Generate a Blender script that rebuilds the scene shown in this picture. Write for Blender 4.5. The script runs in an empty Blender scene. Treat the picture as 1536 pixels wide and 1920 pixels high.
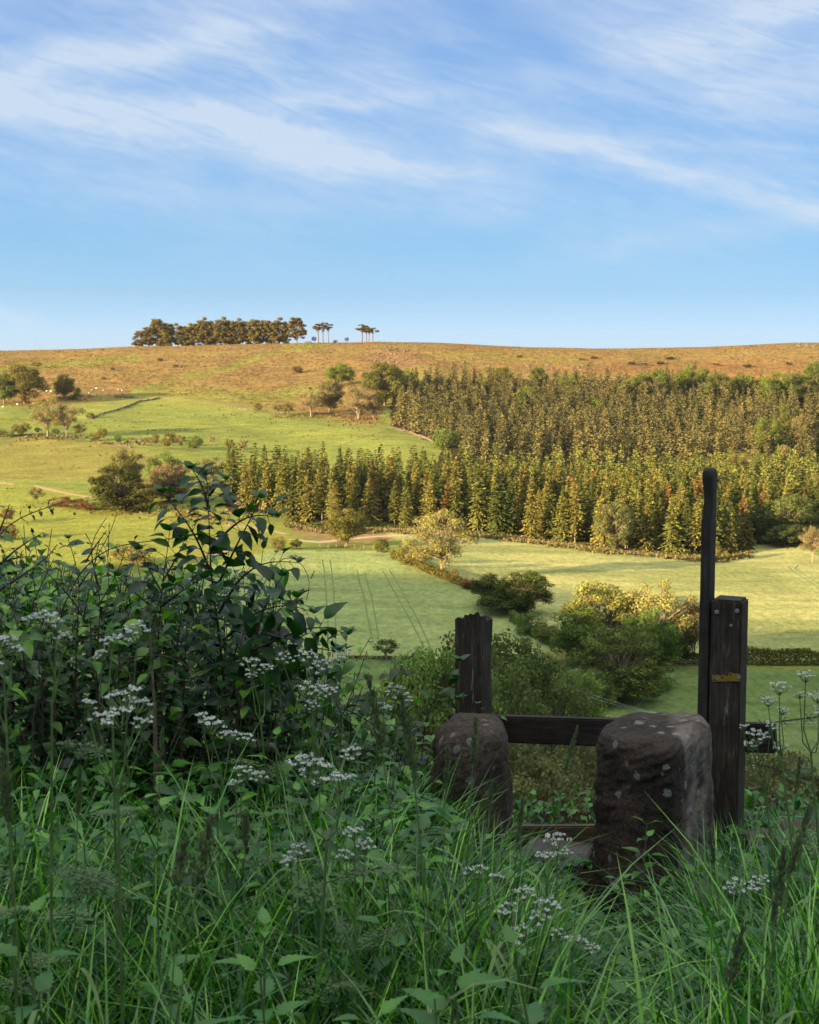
import bpy, math, random
import numpy as np
from math import sin, cos, pi, radians
from mathutils import Vector, noise as mnoise

random.seed(7); RNG = np.random.default_rng(7)
scene = bpy.context.scene
COL = scene.collection

# ------------------------------------------------------------ camera
FPX = 2667.0                       # focal length in pixels of the 1536 x 1920 picture (50 mm)
PITCH = math.atan((960 - 700) / FPX)
cam_data = bpy.data.cameras.new('camera')
cam = bpy.data.objects.new('camera', cam_data); COL.objects.link(cam)
cam_data.sensor_fit = 'VERTICAL'; cam_data.sensor_height = 36; cam_data.lens = 50.0
cam_data.clip_start = 0.05; cam_data.clip_end = 9000
cam.rotation_euler = (pi / 2 - PITCH, 0, 0)
cam_data.dof.use_dof = True; cam_data.dof.focus_distance = 7.0; cam_data.dof.aperture_fstop = 14
scene.camera = cam
scene.render.resolution_x = 819; scene.render.resolution_y = 1024

# ------------------------------------------------------------ light
SUN_EL = radians(11.0)
TRAVEL = Vector((0.88, 0.475, 0)).normalized()          # where the sunlight goes over the ground
sun_data = bpy.data.lights.new('sun', 'SUN'); sun_data.energy = 5.0; sun_data.angle = radians(0.6)
sun_data.color = (1.0, 0.72, 0.40)
sun = bpy.data.objects.new('sun', sun_data); COL.objects.link(sun)
sd = Vector((TRAVEL.x * cos(SUN_EL), TRAVEL.y * cos(SUN_EL), -sin(SUN_EL)))
sun.rotation_euler = sd.to_track_quat('-Z', 'Y').to_euler()
sun.location = (-300, -300, 200)

world = bpy.data.worlds.new('World'); scene.world = world; world.use_nodes = True
def build_world():
    nt = world.node_tree; N = nt.nodes; L = nt.links; N.clear()
    out = N.new('ShaderNodeOutputWorld'); bg = N.new('ShaderNodeBackground')
    sky = N.new('ShaderNodeTexSky'); sky.sky_type = 'NISHITA'; sky.sun_disc = False
    sky.sun_elevation = SUN_EL; sky.sun_rotation = math.atan2(-TRAVEL.x, -TRAVEL.y)
    sky.air_density = 1.0; sky.dust_density = 0.3; sky.ozone_density = 3.0; sky.altitude = 200
    hs = N.new('ShaderNodeHueSaturation'); hs.inputs['Saturation'].default_value = SKY_SAT; hs.inputs['Value'].default_value = SKY_VAL
    L.new(sky.outputs[0], hs.inputs['Color'])
    tc = N.new('ShaderNodeTexCoord'); sp = N.new('ShaderNodeSeparateXYZ'); L.new(tc.outputs['Generated'], sp.inputs[0])
    def M(op, a, b=None, c=None, clamp=False):
        m = N.new('ShaderNodeMath'); m.operation = op; m.use_clamp = clamp
        for i, q in enumerate((a, b, c)):
            if q is None: continue
            if isinstance(q, (int, float)): m.inputs[i].default_value = q
            else: L.new(q, m.inputs[i])
        return m.outputs[0]
    X, Y, Z = sp.outputs
    az = M('ARCTAN2', X, Y)                               # azimuth, 0 straight ahead
    el = M('ARCSINE', Z)
    def band(a0, e0, slope, w, amp, amin, amax, soft=0.06, curve=0.0):
        # a long streak of cirrus: centre line e0 + slope*(az-a0), soft ends in azimuth
        d = M('SUBTRACT', az, a0)
        line = M('MULTIPLY_ADD', d, slope, e0)
        if curve: line = M('ADD', line, M('MULTIPLY', M('MULTIPLY', d, d), curve))
        q = M('DIVIDE', M('SUBTRACT', M('ADD', el, wob), line), w)
        g = M('EXPONENT', M('MULTIPLY', M('MULTIPLY', q, q), -1.0))
        s1 = M('DIVIDE', M('SUBTRACT', az, amin), soft, clamp=True)
        s2 = M('DIVIDE', M('SUBTRACT', amax, az), soft, clamp=True)
        return M('MULTIPLY', M('MULTIPLY', g, amp), M('MULTIPLY', s1, s2))
    def nz(sx, sy, rot, scale, detail, rough, dist, off=(0, 0, 0)):
        cb = N.new('ShaderNodeCombineXYZ'); L.new(az, cb.inputs[0]); L.new(el, cb.inputs[1])
        mp = N.new('ShaderNodeMapping'); mp.inputs['Rotation'].default_value = (0, 0, rot)
        mp2 = N.new('ShaderNodeMapping'); mp2.inputs['Scale'].default_value = (sx, sy, 1); mp2.inputs['Location'].default_value = off
        L.new(cb.outputs[0], mp.inputs['Vector']); L.new(mp.outputs[0], mp2.inputs['Vector'])
        n = N.new('ShaderNodeTexNoise'); n.inputs['Scale'].default_value = scale; n.inputs['Detail'].default_value = detail
        n.inputs['Roughness'].default_value = rough; n.inputs['Distortion'].default_value = dist
        L.new(mp2.outputs[0], n.inputs['Vector']); return n.outputs['Fac']
    wob = M('MULTIPLY', M('SUBTRACT', nz(1, 1, 0, 9, 6, 0.6, 0.5), 0.5), 0.045)
    # azimuth = (u-768)/2667, elevation = (700-v)/2667
    A = lambda u: math.atan((u - 768) / FPX)
    E = lambda v: math.atan((700 - v) / FPX)
    bands = [band(A(60), E(215), -0.16, 0.014, 0.95, A(-900), A(1000), 0.16),
             band(A(600), E(285), -0.20, 0.008, 0.55, A(250), A(1050), 0.06),
             band(A(250), E(130), 0.16, 0.013, 0.75, A(-900), A(640), 0.09),
             band(A(500), E(10), 0.12, 0.014, 0.45, A(150), A(1100), 0.09),
             band(A(1180), E(325), -0.27, 0.010, 0.75, A(760), A(2200), 0.10),
             band(A(1200), E(120), 0.28, 0.018, 0.55, A(850), A(2400), 0.12),
             band(A(1450), E(190), -0.03, 0.022, 0.50, A(1000), A(2600), 0.14),
             band(A(1300), E(30), 0.10, 0.022, 0.65, A(900), A(2600), 0.16),
             band(A(20), E(578), -0.35, 0.005, 0.40, A(-300), A(100), 0.02),
             band(A(1300), E(455), 0.10, 0.010, 0.30, A(950), A(2000), 0.08),
             band(A(1450), E(300), -0.05, 0.008, 0.35, A(1150), A(2000), 0.08),
             band(A(560), E(215), 0.10, 0.006, 0.35, A(430), A(900), 0.05),
             band(A(700), E(380), -0.10, 0.022, 0.28, A(-900), A(1500), 0.2)]
    tot = bands[0]
    for b in bands[1:]: tot = M('ADD', tot, b)
    wisp = nz(2.0, 8.0, radians(12), 5.0, 9, 0.58, 0.8)
    wisp2 = nz(2.2, 12.0, radians(15), 9.0, 9, 0.62, 1.0, (3, 1, 0))
    broad = nz(1.0, 3.0, radians(8), 5.0, 5, 0.55, 0.3, (7, 2, 0))
    wmap = M('MULTIPLY_ADD', wisp, 1.9, -0.40, clamp=True)
    w2 = M('MULTIPLY_ADD', wisp2, 1.6, -0.3, clamp=True)
    fac = M('MULTIPLY', tot, M('ADD', M('MULTIPLY', wmap, 0.65), M('ADD', 0.12, M('MULTIPLY', w2, 0.5))))
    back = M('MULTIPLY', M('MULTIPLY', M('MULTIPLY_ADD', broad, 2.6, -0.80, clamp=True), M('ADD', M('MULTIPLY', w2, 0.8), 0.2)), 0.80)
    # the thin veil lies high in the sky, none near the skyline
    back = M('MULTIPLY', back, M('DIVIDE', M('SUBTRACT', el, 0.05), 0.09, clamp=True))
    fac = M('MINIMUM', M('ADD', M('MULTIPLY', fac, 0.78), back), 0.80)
    # unseen bright sheet added overhead to lift the light in the shade
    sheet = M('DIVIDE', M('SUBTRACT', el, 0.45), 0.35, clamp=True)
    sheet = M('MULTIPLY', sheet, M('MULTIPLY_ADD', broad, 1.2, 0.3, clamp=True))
    mix = N.new('ShaderNodeMixRGB'); mix.inputs['Color2'].default_value = (*CLOUD, 1)
    L.new(fac, mix.inputs['Fac']); 
    tint = N.new('ShaderNodeMixRGB'); tint.blend_type = 'MULTIPLY'; tint.inputs['Fac'].default_value = 1; tint.inputs['Color2'].default_value = (*SKY_TINT, 1)
    ev = N.new('ShaderNodeVectorMath'); ev.operation = 'SCALE'; L.new(hs.outputs[0], ev.inputs[0]); L.new(M('MINIMUM', M('MAXIMUM', M('MULTIPLY_ADD', az, -0.5, 1.0), 0.8), 1.15), ev.inputs['Scale'])
    L.new(ev.outputs[0], tint.inputs['Color1']); L.new(tint.outputs[0], mix.inputs['Color1'])
    hz = ramp(N, L, M('DIVIDE', el, 0.30, clamp=True), [(0.0, (0.75, 0.97, 1.75)), (0.075, (0.67, 0.87, 1.58)), (0.187, (0.55, 0.715, 1.12)), (0.31, (0.525, 0.71, 0.99)), (0.5, (0.52, 0.72, 0.98)), (0.69, (0.66, 0.80, 1.02)), (0.85, (0.84, 0.87, 1.06)), (1.0, (0.86, 0.90, 1.06))])
    L.new(hz, tint.inputs['Color2'])
    mix2 = N.new('ShaderNodeMixRGB'); mix2.inputs['Color2'].default_value = (*FILL_SHEET, 1)
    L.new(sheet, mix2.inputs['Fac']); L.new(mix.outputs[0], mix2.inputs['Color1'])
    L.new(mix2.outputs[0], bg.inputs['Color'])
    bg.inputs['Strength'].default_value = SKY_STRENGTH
    L.new(bg.outputs[0], out.inputs[0])
SKY_STRENGTH = 0.0455; SKY_SAT = 1.0; SKY_VAL = 1.0; SKY_TINT = (1, 1, 1); FILL_SHEET = (8.6, 8.8, 8.6); CLOUD = (3.25, 3.75, 4.35)
vs = scene.view_settings
vs.view_transform = 'Standard'; vs.look = 'None'; vs.exposure = 2.2; vs.gamma = 1
scene.cycles.max_bounces = 6; scene.cycles.transparent_max_bounces = 8

# ------------------------------------------------------------ helpers: noise, terrain, projection
def _h(ix, iy, s):
    a = (ix.astype(np.int64) * 374761393 + iy.astype(np.int64) * 668265263 + s * 974634777) & 0xffffffff
    a = ((a ^ (a >> 13)) * 1274126177) & 0xffffffff
    a = a ^ (a >> 16)
    return (a & 0xffff) / 65535.0
def vn(x, y, s=0):
    x = np.asarray(x, float); y = np.asarray(y, float)
    ix = np.floor(x); iy = np.floor(y); fx = x - ix; fy = y - iy
    fx = fx * fx * (3 - 2 * fx); fy = fy * fy * (3 - 2 * fy)
    a = _h(ix, iy, s); b = _h(ix + 1, iy, s); c = _h(ix, iy + 1, s); d = _h(ix + 1, iy + 1, s)
    return (a + (b - a) * fx) * (1 - fy) + (c + (d - c) * fx) * fy - 0.5
def fbm(x, y, s=0, o=4):
    r = 0; amp = 1
    for i in range(o):
        r = r + amp * vn(x * 2 ** i, y * 2 ** i, s + i); amp *= 0.5
    return r
def sstep(a, b, x):
    t = np.clip((x - a) / (b - a), 0, 1); return t * t * (3 - 2 * t)
CP, SP = cos(PITCH), sin(PITCH)
def ray(u, v):
    cx = (u - 768) / FPX; cy = (960 - v) / FPX
    return np.array((cx, CP + cy * SP, -SP + cy * CP))      # y forward, z up
def proj(x, y, z):
    f = y * CP - z * SP; up = y * SP + z * CP
    return 768 + FPX * x / f, 960 - FPX * up / f
def z_at(v, Y):
    r = ray(768, v); return r[2] / r[1] * Y
# picture rows at which the ground of the valley lies, by distance, for several columns
YK = [200, 250, 300, 350, 425, 480, 540, 600, 650, 700, 800, 880, 940, 990]
VK = {
 -700: [1370, 1225, 1140, 1065, 985, 935, 885, 845, 812, 782, 735, 700, 680, 668],
 0:    [1370, 1225, 1140, 1062, 985, 930, 885, 845, 812, 782, 735, 692, 668, 655],
 300:  [1370, 1225, 1140, 1062, 985, 930, 885, 848, 816, 785, 735, 688, 660, 645],
 740:  [1370, 1228, 1142, 1068, 1000, 948, 898, 855, 822, 790, 738, 692, 660, 641],
 1050: [1370, 1230, 1142, 1075, 1012, 962, 914, 872, 840, 808, 750, 700, 667, 649],
 1300: [1370, 1235, 1142, 1078, 1020, 972, 922, 880, 846, 812, 755, 705, 668, 649],
 1536: [1370, 1240, 1145, 1080, 1008, 962, 915, 875, 842, 808, 752, 700, 662, 641],
 2300: [1370, 1240, 1145, 1080, 1000, 955, 905, 865, 832, 798, 742, 690, 652, 625]}
NEAR = [(0.4, -1.66), (1, -1.67), (2, -1.72), (3.5, -1.80), (5, -1.90), (6.2, -2.02), (7.5, -2.35), (9, -2.95), (14, -5.4),
        (25, -10.5), (60, -25.5), (90, -37.5), (120, -46.5), (145, -49.6), (165, -50.2)]
LG = np.linspace(math.log(0.4), math.log(4200), 900)
TA = []; TZ = []
for u in sorted(VK):
    ys = [q[0] for q in NEAR] + YK + [1080, 1300, 1800, 4200]
    zs = [q[1] for q in NEAR] + [z_at(v, Y) for v, Y in zip(VK[u], YK)]
    zt = zs[-1]; zs += [zt + 1.0, zt - 6, zt - 30, zt - 120]
    z = np.interp(LG, [math.log(q) for q in ys], zs)
    k = np.exp(-0.5 * (np.arange(-14, 15) / 3.2) ** 2); k /= k.sum()
    z = np.convolve(np.pad(z, 14, mode='edge'), k, mode='valid')
    TA.append((u - 768) / FPX); TZ.append(z)
TA = np.array(TA); TZ = np.array(TZ)
def H(x, y):
    x = np.asarray(x, float); y = np.asarray(y, float)
    yy = np.maximum(y, 0.41); a = np.clip(x / np.maximum(yy, 6), TA[0], TA[-1])
    g = (np.log(np.minimum(yy, 4100)) - LG[0]) / (LG[1] - LG[0]); gi = np.clip(np.floor(g).astype(int), 0, 898); gf = g - gi
    ci = np.clip(np.searchsorted(TA, a) - 1, 0, len(TA) - 2)
    cf = (a - TA[ci]) / (TA[ci + 1] - TA[ci]); cf = cf * cf * (3 - 2 * cf)
    zA = TZ[ci, gi] * (1 - gf) + TZ[ci, gi + 1] * gf
    zB = TZ[ci + 1, gi] * (1 - gf) + TZ[ci + 1, gi + 1] * gf
    z = zA * (1 - cf) + zB * cf
    # relief of the far hill, small bumps close by
    far = sstep(430, 620, y) * (1 - sstep(930, 990, y))
    z = z + far * (2.6 * fbm(x / 70, y / 90, 3, 3) + 0.9 * vn(x / 17, y / 15, 9))
    z = z + sstep(850, 960, y) * 1.6 * fbm(x / 90, y * 0 + 3, 21, 4)
    mid = sstep(180, 240, y) * (1 - sstep(420, 470, y))
    z = z + mid * (1.0 * fbm(x / 60, y / 60, 5, 2))
    nearb = 1 - sstep(7, 30, y)
    z = z + nearb * 0.06 * fbm(x / 0.8, y / 0.8, 11, 3)
    # the ridge behind and left of the viewer that shades this side of the valley
    s = TRAVEL.x * x + TRAVEL.y * y; w = TRAVEL.y * x - TRAVEL.x * y
    R = np.interp(w, [-900, -560, -440, -385, -355, -316, -287, -262, -249, -216, -190, -120, 0, 300, 900],
                  [-45, -30, -4, 14, 24, 33.5, 39.0, 41.5, 41.5, 41.0, 40.5, 51, 68, 88, 90])
    R = R + 2.2 * vn(w / 16, w * 0, 31) + 1.6 * vn(w / 6, w * 0, 33)
    t = sstep(15, 300, -s)
    return z * (1 - t) + R * t
_tt = np.concatenate([np.linspace(1.0, 12, 300), np.geomspace(12.05, 1150, 2600)])
def hit(u, v):
    r = ray(u, v)
    P = _tt[:, None] * r[None, :]
    under = P[:, 2] < H(P[:, 0], P[:, 1])
    i = int(np.argmax(under)) if under.any() else len(_tt) - 1
    p = P[i].copy(); p[2] = float(H(p[0], p[1])); return p
def at(u, v, Y):
    r = ray(u, v); return r / r[1] * Y

# ------------------------------------------------------------ helpers: meshes
class G:
    """collects vertices, faces, a tint per vertex and a material index per face"""
    def __init__(s): s.V = []; s.F = []; s.T = []; s.n = 0; s.M = []
    def add(s, V, F, tint=0.5, mi=0):
        V = np.asarray(V, float).reshape(-1, 3); F = np.asarray(F, int)
        s.V.append(V); s.F.append(F + s.n); s.M.append(np.full(len(F), mi)); s.n += len(V)
        s.T.append(np.broadcast_to(np.asarray(tint, float), (len(V),)))
        return s
    def mesh(s, name, smooth=False):
        V = np.concatenate(s.V); T = np.concatenate(s.T)
        me = bpy.data.meshes.new(name)
        me.vertices.add(len(V)); me.vertices.foreach_set('co', V.astype(np.float32).ravel())
        loops = np.concatenate([f.ravel() for f in s.F]); tot = np.concatenate([np.full(len(f), f.shape[1]) for f in s.F])
        st = np.concatenate([[0], np.cumsum(tot)[:-1]])
        me.loops.add(len(loops)); me.loops.foreach_set('vertex_index', loops.astype(np.int32))
        me.polygons.add(len(tot)); me.polygons.foreach_set('loop_start', st.astype(np.int32))
        me.polygons.foreach_set('material_index', np.concatenate(s.M).astype(np.int32))
        me.update(calc_edges=True)
        me.polygons.foreach_set('use_smooth', np.full(len(tot), bool(smooth)))
        a = me.attributes.new('tint', 'FLOAT', 'POINT'); a.data.foreach_set('value', T.astype(np.float32))
        me.validate(); return me
    def build(s, name, mats, parent=None, smooth=False, color=None, loc=None):
        me = s.mesh(name, smooth)
        for m in (mats if isinstance(mats, (list, tuple)) else [mats]): me.materials.append(m)
        o = bpy.data.objects.new(name, me); COL.objects.link(o)
        if parent: o.parent = parent
        if color: o.color = (*color, 1)
        if loc is not None: o.location = loc
        return o
def tube(P, R, n=6, cap=True):
    P = np.asarray(P, float); R = np.asarray(R, float) if np.ndim(R) else np.full(len(P), R)
    T = np.gradient(P, axis=0); T /= np.linalg.norm(T, axis=1)[:, None] + 1e-12
    ref = np.array((0.31, 0.17, 0.93)) if abs(T[0, 2]) < 0.8 else np.array((0.95, 0.2, 0.1))
    A = np.cross(T, ref); A /= np.linalg.norm(A, axis=1)[:, None]; B = np.cross(T, A)
    th = np.arange(n) * 2 * pi / n
    V = P[:, None, :] + R[:, None, None] * (np.cos(th)[None, :, None] * A[:, None, :] + np.sin(th)[None, :, None] * B[:, None, :])
    i = np.arange(len(P) - 1)[:, None] * n; j = np.arange(n)[None, :]; k = (j + 1) % n
    F = np.stack([i + j, i + k, i + n + k, i + n + j], -1).reshape(-1, 4)
    return V.reshape(-1, 3), F
def unit(a): return a / (np.linalg.norm(a, axis=-1, keepdims=True) + 1e-12)
def cards(C, axis, nrm, l, w):
    """pointed leaf shaped quads: centre, long axis, normal"""
    axis = unit(axis); side = unit(np.cross(axis, nrm))
    l = np.asarray(l)[:, None] / 2; w = np.asarray(w)[:, None] / 2
    V = np.stack([C - axis * l, C + side * w + axis * l * 0.1, C + axis * l, C - side * w + axis * l * 0.1], 1)
    n = len(C); F = np.arange(4 * n).reshape(n, 4)
    return V.reshape(-1, 3), F
def frames(d, up):
    d = unit(np.asarray(d, float)); x = unit(np.cross(d, up)); z = np.cross(x, d)
    return np.stack([x, d, z], -1)
def scatter(g, tpl, Rm, P, S, tint, mi=0):
    TV, TF = tpl; n = len(P); S = np.broadcast_to(S, (n,))
    V = np.einsum('nij,vj->nvi', Rm, TV) * S[:, None, None] + P[:, None, :]
    k = len(TV); F = (TF[None, :, :] + (np.arange(n) * k)[:, None, None]).reshape(-1, TF.shape[1])
    g.add(V.reshape(-1, 3), F, np.repeat(np.broadcast_to(tint, (n,)), k), mi)
def leaf_tpl(prof, seg=6, fold=0.25, droop=0.35, serr=0.0, wave=0.0):
    """leaf of length 1 along +y; prof(t) half width"""
    V = []
    for i in range(seg + 1):
        t = i / seg; z = -droop * t * t; w = prof(t) * (1 - (serr if i % 2 else 0))
        zz = z + fold * w
        V += [(-w, t, zz + wave * sin(7 * t)), (0, t + (0.03 if i % 2 else 0), z), (w, t, zz - wave * sin(5 * t + 1))]
    F = []
    for i in range(seg):
        a = 3 * i; F += [(a, a + 1, a + 4, a + 3), (a + 1, a + 2, a + 5, a + 4)]
    return np.array(V), np.array(F)
def empty(name, loc, rz=0):
    o = bpy.data.objects.new(name, None); o.empty_display_size = 0.3; COL.objects.link(o)
    o.location = loc; o.rotation_euler = (0, 0, rz); return o
def tag(o, label=None, cat=None, group=None, kind=None):
    if label: o['label'] = label
    if cat: o['category'] = cat
    if group: o['group'] = group
    if kind: o['kind'] = kind
    return o
def copy_tree(src, loc, rz, sc, color=None, label=None, group=None):
    c = src.copy(); COL.objects.link(c); c.location = loc; c.rotation_euler = (0, 0, rz); c.scale = sc
    if label: c['label'] = label
    if group: c['group'] = group
    for ch in src.children:
        d = ch.copy(); COL.objects.link(d); d.parent = c
        if color and ch.name.startswith('crown'): d.color = (*color, 1)
    if c.type == 'MESH' and color: c.color = (*color, 1)
    return c

# ------------------------------------------------------------ materials
def mat(name):
    m = bpy.data.materials.new(name); m.use_nodes = True; nt = m.node_tree; nt.nodes.clear()
    return m, nt, nt.nodes, nt.links
def node(N, t, **kw):
    n = N.new(t)
    for k, v in kw.items():
        if k in n.inputs: n.inputs[k].default_value = v
        else: setattr(n, k, v)
    return n
def noise_node(N, L, coord, scale, detail=4, rough=0.55, dist=0.0):
    n = node(N, 'ShaderNodeTexNoise', Scale=scale, Detail=detail, Roughness=rough, Distortion=dist)
    if coord is not None: L.new(coord, n.inputs['Vector'])
    return n.outputs['Fac']
def ramp(N, L, fac, stops):
    r = N.new('ShaderNodeValToRGB'); e = r.color_ramp.elements
    while len(e) > 1: e.remove(e[0])
    e[0].position = stops[0][0]; c = stops[0][1]; e[0].color = (*c, 1) if len(c) == 3 else c
    for p, c in stops[1:]:
        q = e.new(p); q.color = (*c, 1)
    if fac is not None: L.new(fac, r.inputs['Fac'])
    return r.outputs['Color']
def g3(v): return (v, v, v)
def mixc(N, L, a, b, fac, mode='MIX'):
    m = N.new('ShaderNodeMixRGB'); m.blend_type = mode
    for i, q in (('Color1', a), ('Color2', b), ('Fac', fac)):
        if isinstance(q, (int, float)): m.inputs[i].default_value = q
        elif isinstance(q, tuple): m.inputs[i].default_value = (*q, 1)
        else: L.new(q, m.inputs[i])
    return m.outputs['Color']
def foliage_mat(name, trans=0.3, nscale=0.35, var=0.35, mult=None):
    """colour = the object's own colour, varied by clumps, by a tint per leaf"""
    m, nt, N, L = mat(name)
    out = N.new('ShaderNodeOutputMaterial'); oi = N.new('ShaderNodeObjectInfo'); tc = N.new('ShaderNodeTexCoord')
    at_ = N.new('ShaderNodeAttribute'); at_.attribute_name = 'tint'
    n1 = noise_node(N, L, tc.outputs['Object'], nscale, 3)
    v = ramp(N, L, n1, [(0.3, g3(1 - var)), (0.7, g3(1 + var))])
    c = mixc(N, L, oi.outputs['Color'], v, 1.0, 'MULTIPLY')
    v2 = ramp(N, L, at_.outputs['Fac'], [(0.0, (0.62, 0.66, 0.62)), (0.5, (1, 1, 1)), (1.0, (1.45, 1.30, 1.1))])
    c = mixc(N, L, c, v2, 1.0, 'MULTIPLY')
    if mult: c = mixc(N, L, c, mult, 1.0, 'MULTIPLY')
    d = N.new('ShaderNodeBsdfDiffuse'); t = N.new('ShaderNodeBsdfTranslucent'); mx = N.new('ShaderNodeMixShader')
    mx.inputs[0].default_value = trans
    L.new(c, d.inputs[0]); L.new(c, t.inputs[0]); L.new(d.outputs[0], mx.inputs[1]); L.new(t.outputs[0], mx.inputs[2]); L.new(mx.outputs[0], out.inputs[0])
    return m
def leafy_mat(name, dark, mid, light, rough=0.42, trans=0.25, spec=0.5, tr_col=None):
    """close-up leaves and blades: glossy face, light passing through; colour by the tint of each leaf"""
    m, nt, N, L = mat(name)
    out = N.new('ShaderNodeOutputMaterial'); tc = N.new('ShaderNodeTexCoord')
    at_ = N.new('ShaderNodeAttribute'); at_.attribute_name = 'tint'
    c = ramp(N, L, at_.outputs['Fac'], [(0.0, dark), (0.55, mid), (1.0, light)])
    n1 = noise_node(N, L, tc.outputs['Object'], 22, 4)
    c = mixc(N, L, c, ramp(N, L, n1, [(0.3, g3(0.72)), (0.7, g3(1.25))]), 1.0, 'MULTIPLY')
    p = node(N, 'ShaderNodeBsdfPrincipled', Roughness=rough); p.inputs['Specular IOR Level'].default_value = spec
    L.new(c, p.inputs['Base Color'])
    t = N.new('ShaderNodeBsdfTranslucent'); mx = N.new('ShaderNodeMixShader'); mx.inputs[0].default_value = trans
    L.new(mixc(N, L, c, tr_col or (0.9, 1.25, 0.5), 1.0, 'MULTIPLY'), t.inputs[0])
    L.new(p.outputs[0], mx.inputs[1]); L.new(t.outputs[0], mx.inputs[2]); L.new(mx.outputs[0], out.inputs[0])
    return m
def plain_mat(name, a, b, scale=5, rough=0.8, bump=0.3, stretch=(1, 1, 1), spots=None, spot_scale=20, spot_thr=0.66):
    m, nt, N, L = mat(name)
    out = N.new('ShaderNodeOutputMaterial'); tc = N.new('ShaderNodeTexCoord')
    mp = N.new('ShaderNodeMapping'); mp.inputs['Scale'].default_value = stretch; L.new(tc.outputs['Object'], mp.inputs['Vector'])
    n1 = noise_node(N, L, mp.outputs[0], scale, 6, 0.65)
    c = ramp(N, L, n1, [(0.3, a), (0.7, b)])
    if spots:
        n2 = noise_node(N, L, tc.outputs['Object'], spot_scale, 3, 0.5)
        f = ramp(N, L, n2, [(spot_thr, g3(0)), (spot_thr + 0.03, g3(1))])
        c = mixc(N, L, c, spots, f)
    p = node(N, 'ShaderNodeBsdfPrincipled', Roughness=rough); L.new(c, p.inputs['Base Color'])
    p.inputs['Specular IOR Level'].default_value = 0.25
    if bump:
        b_ = N.new('ShaderNodeBump'); b_.inputs['Strength'].default_value = bump; b_.inputs['Distance'].default_value = 0.02
        L.new(n1, b_.inputs['Height']); L.new(b_.outputs[0], p.inputs['Normal'])
    L.new(p.outputs[0], out.inputs[0]); return m

build_world()

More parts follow.
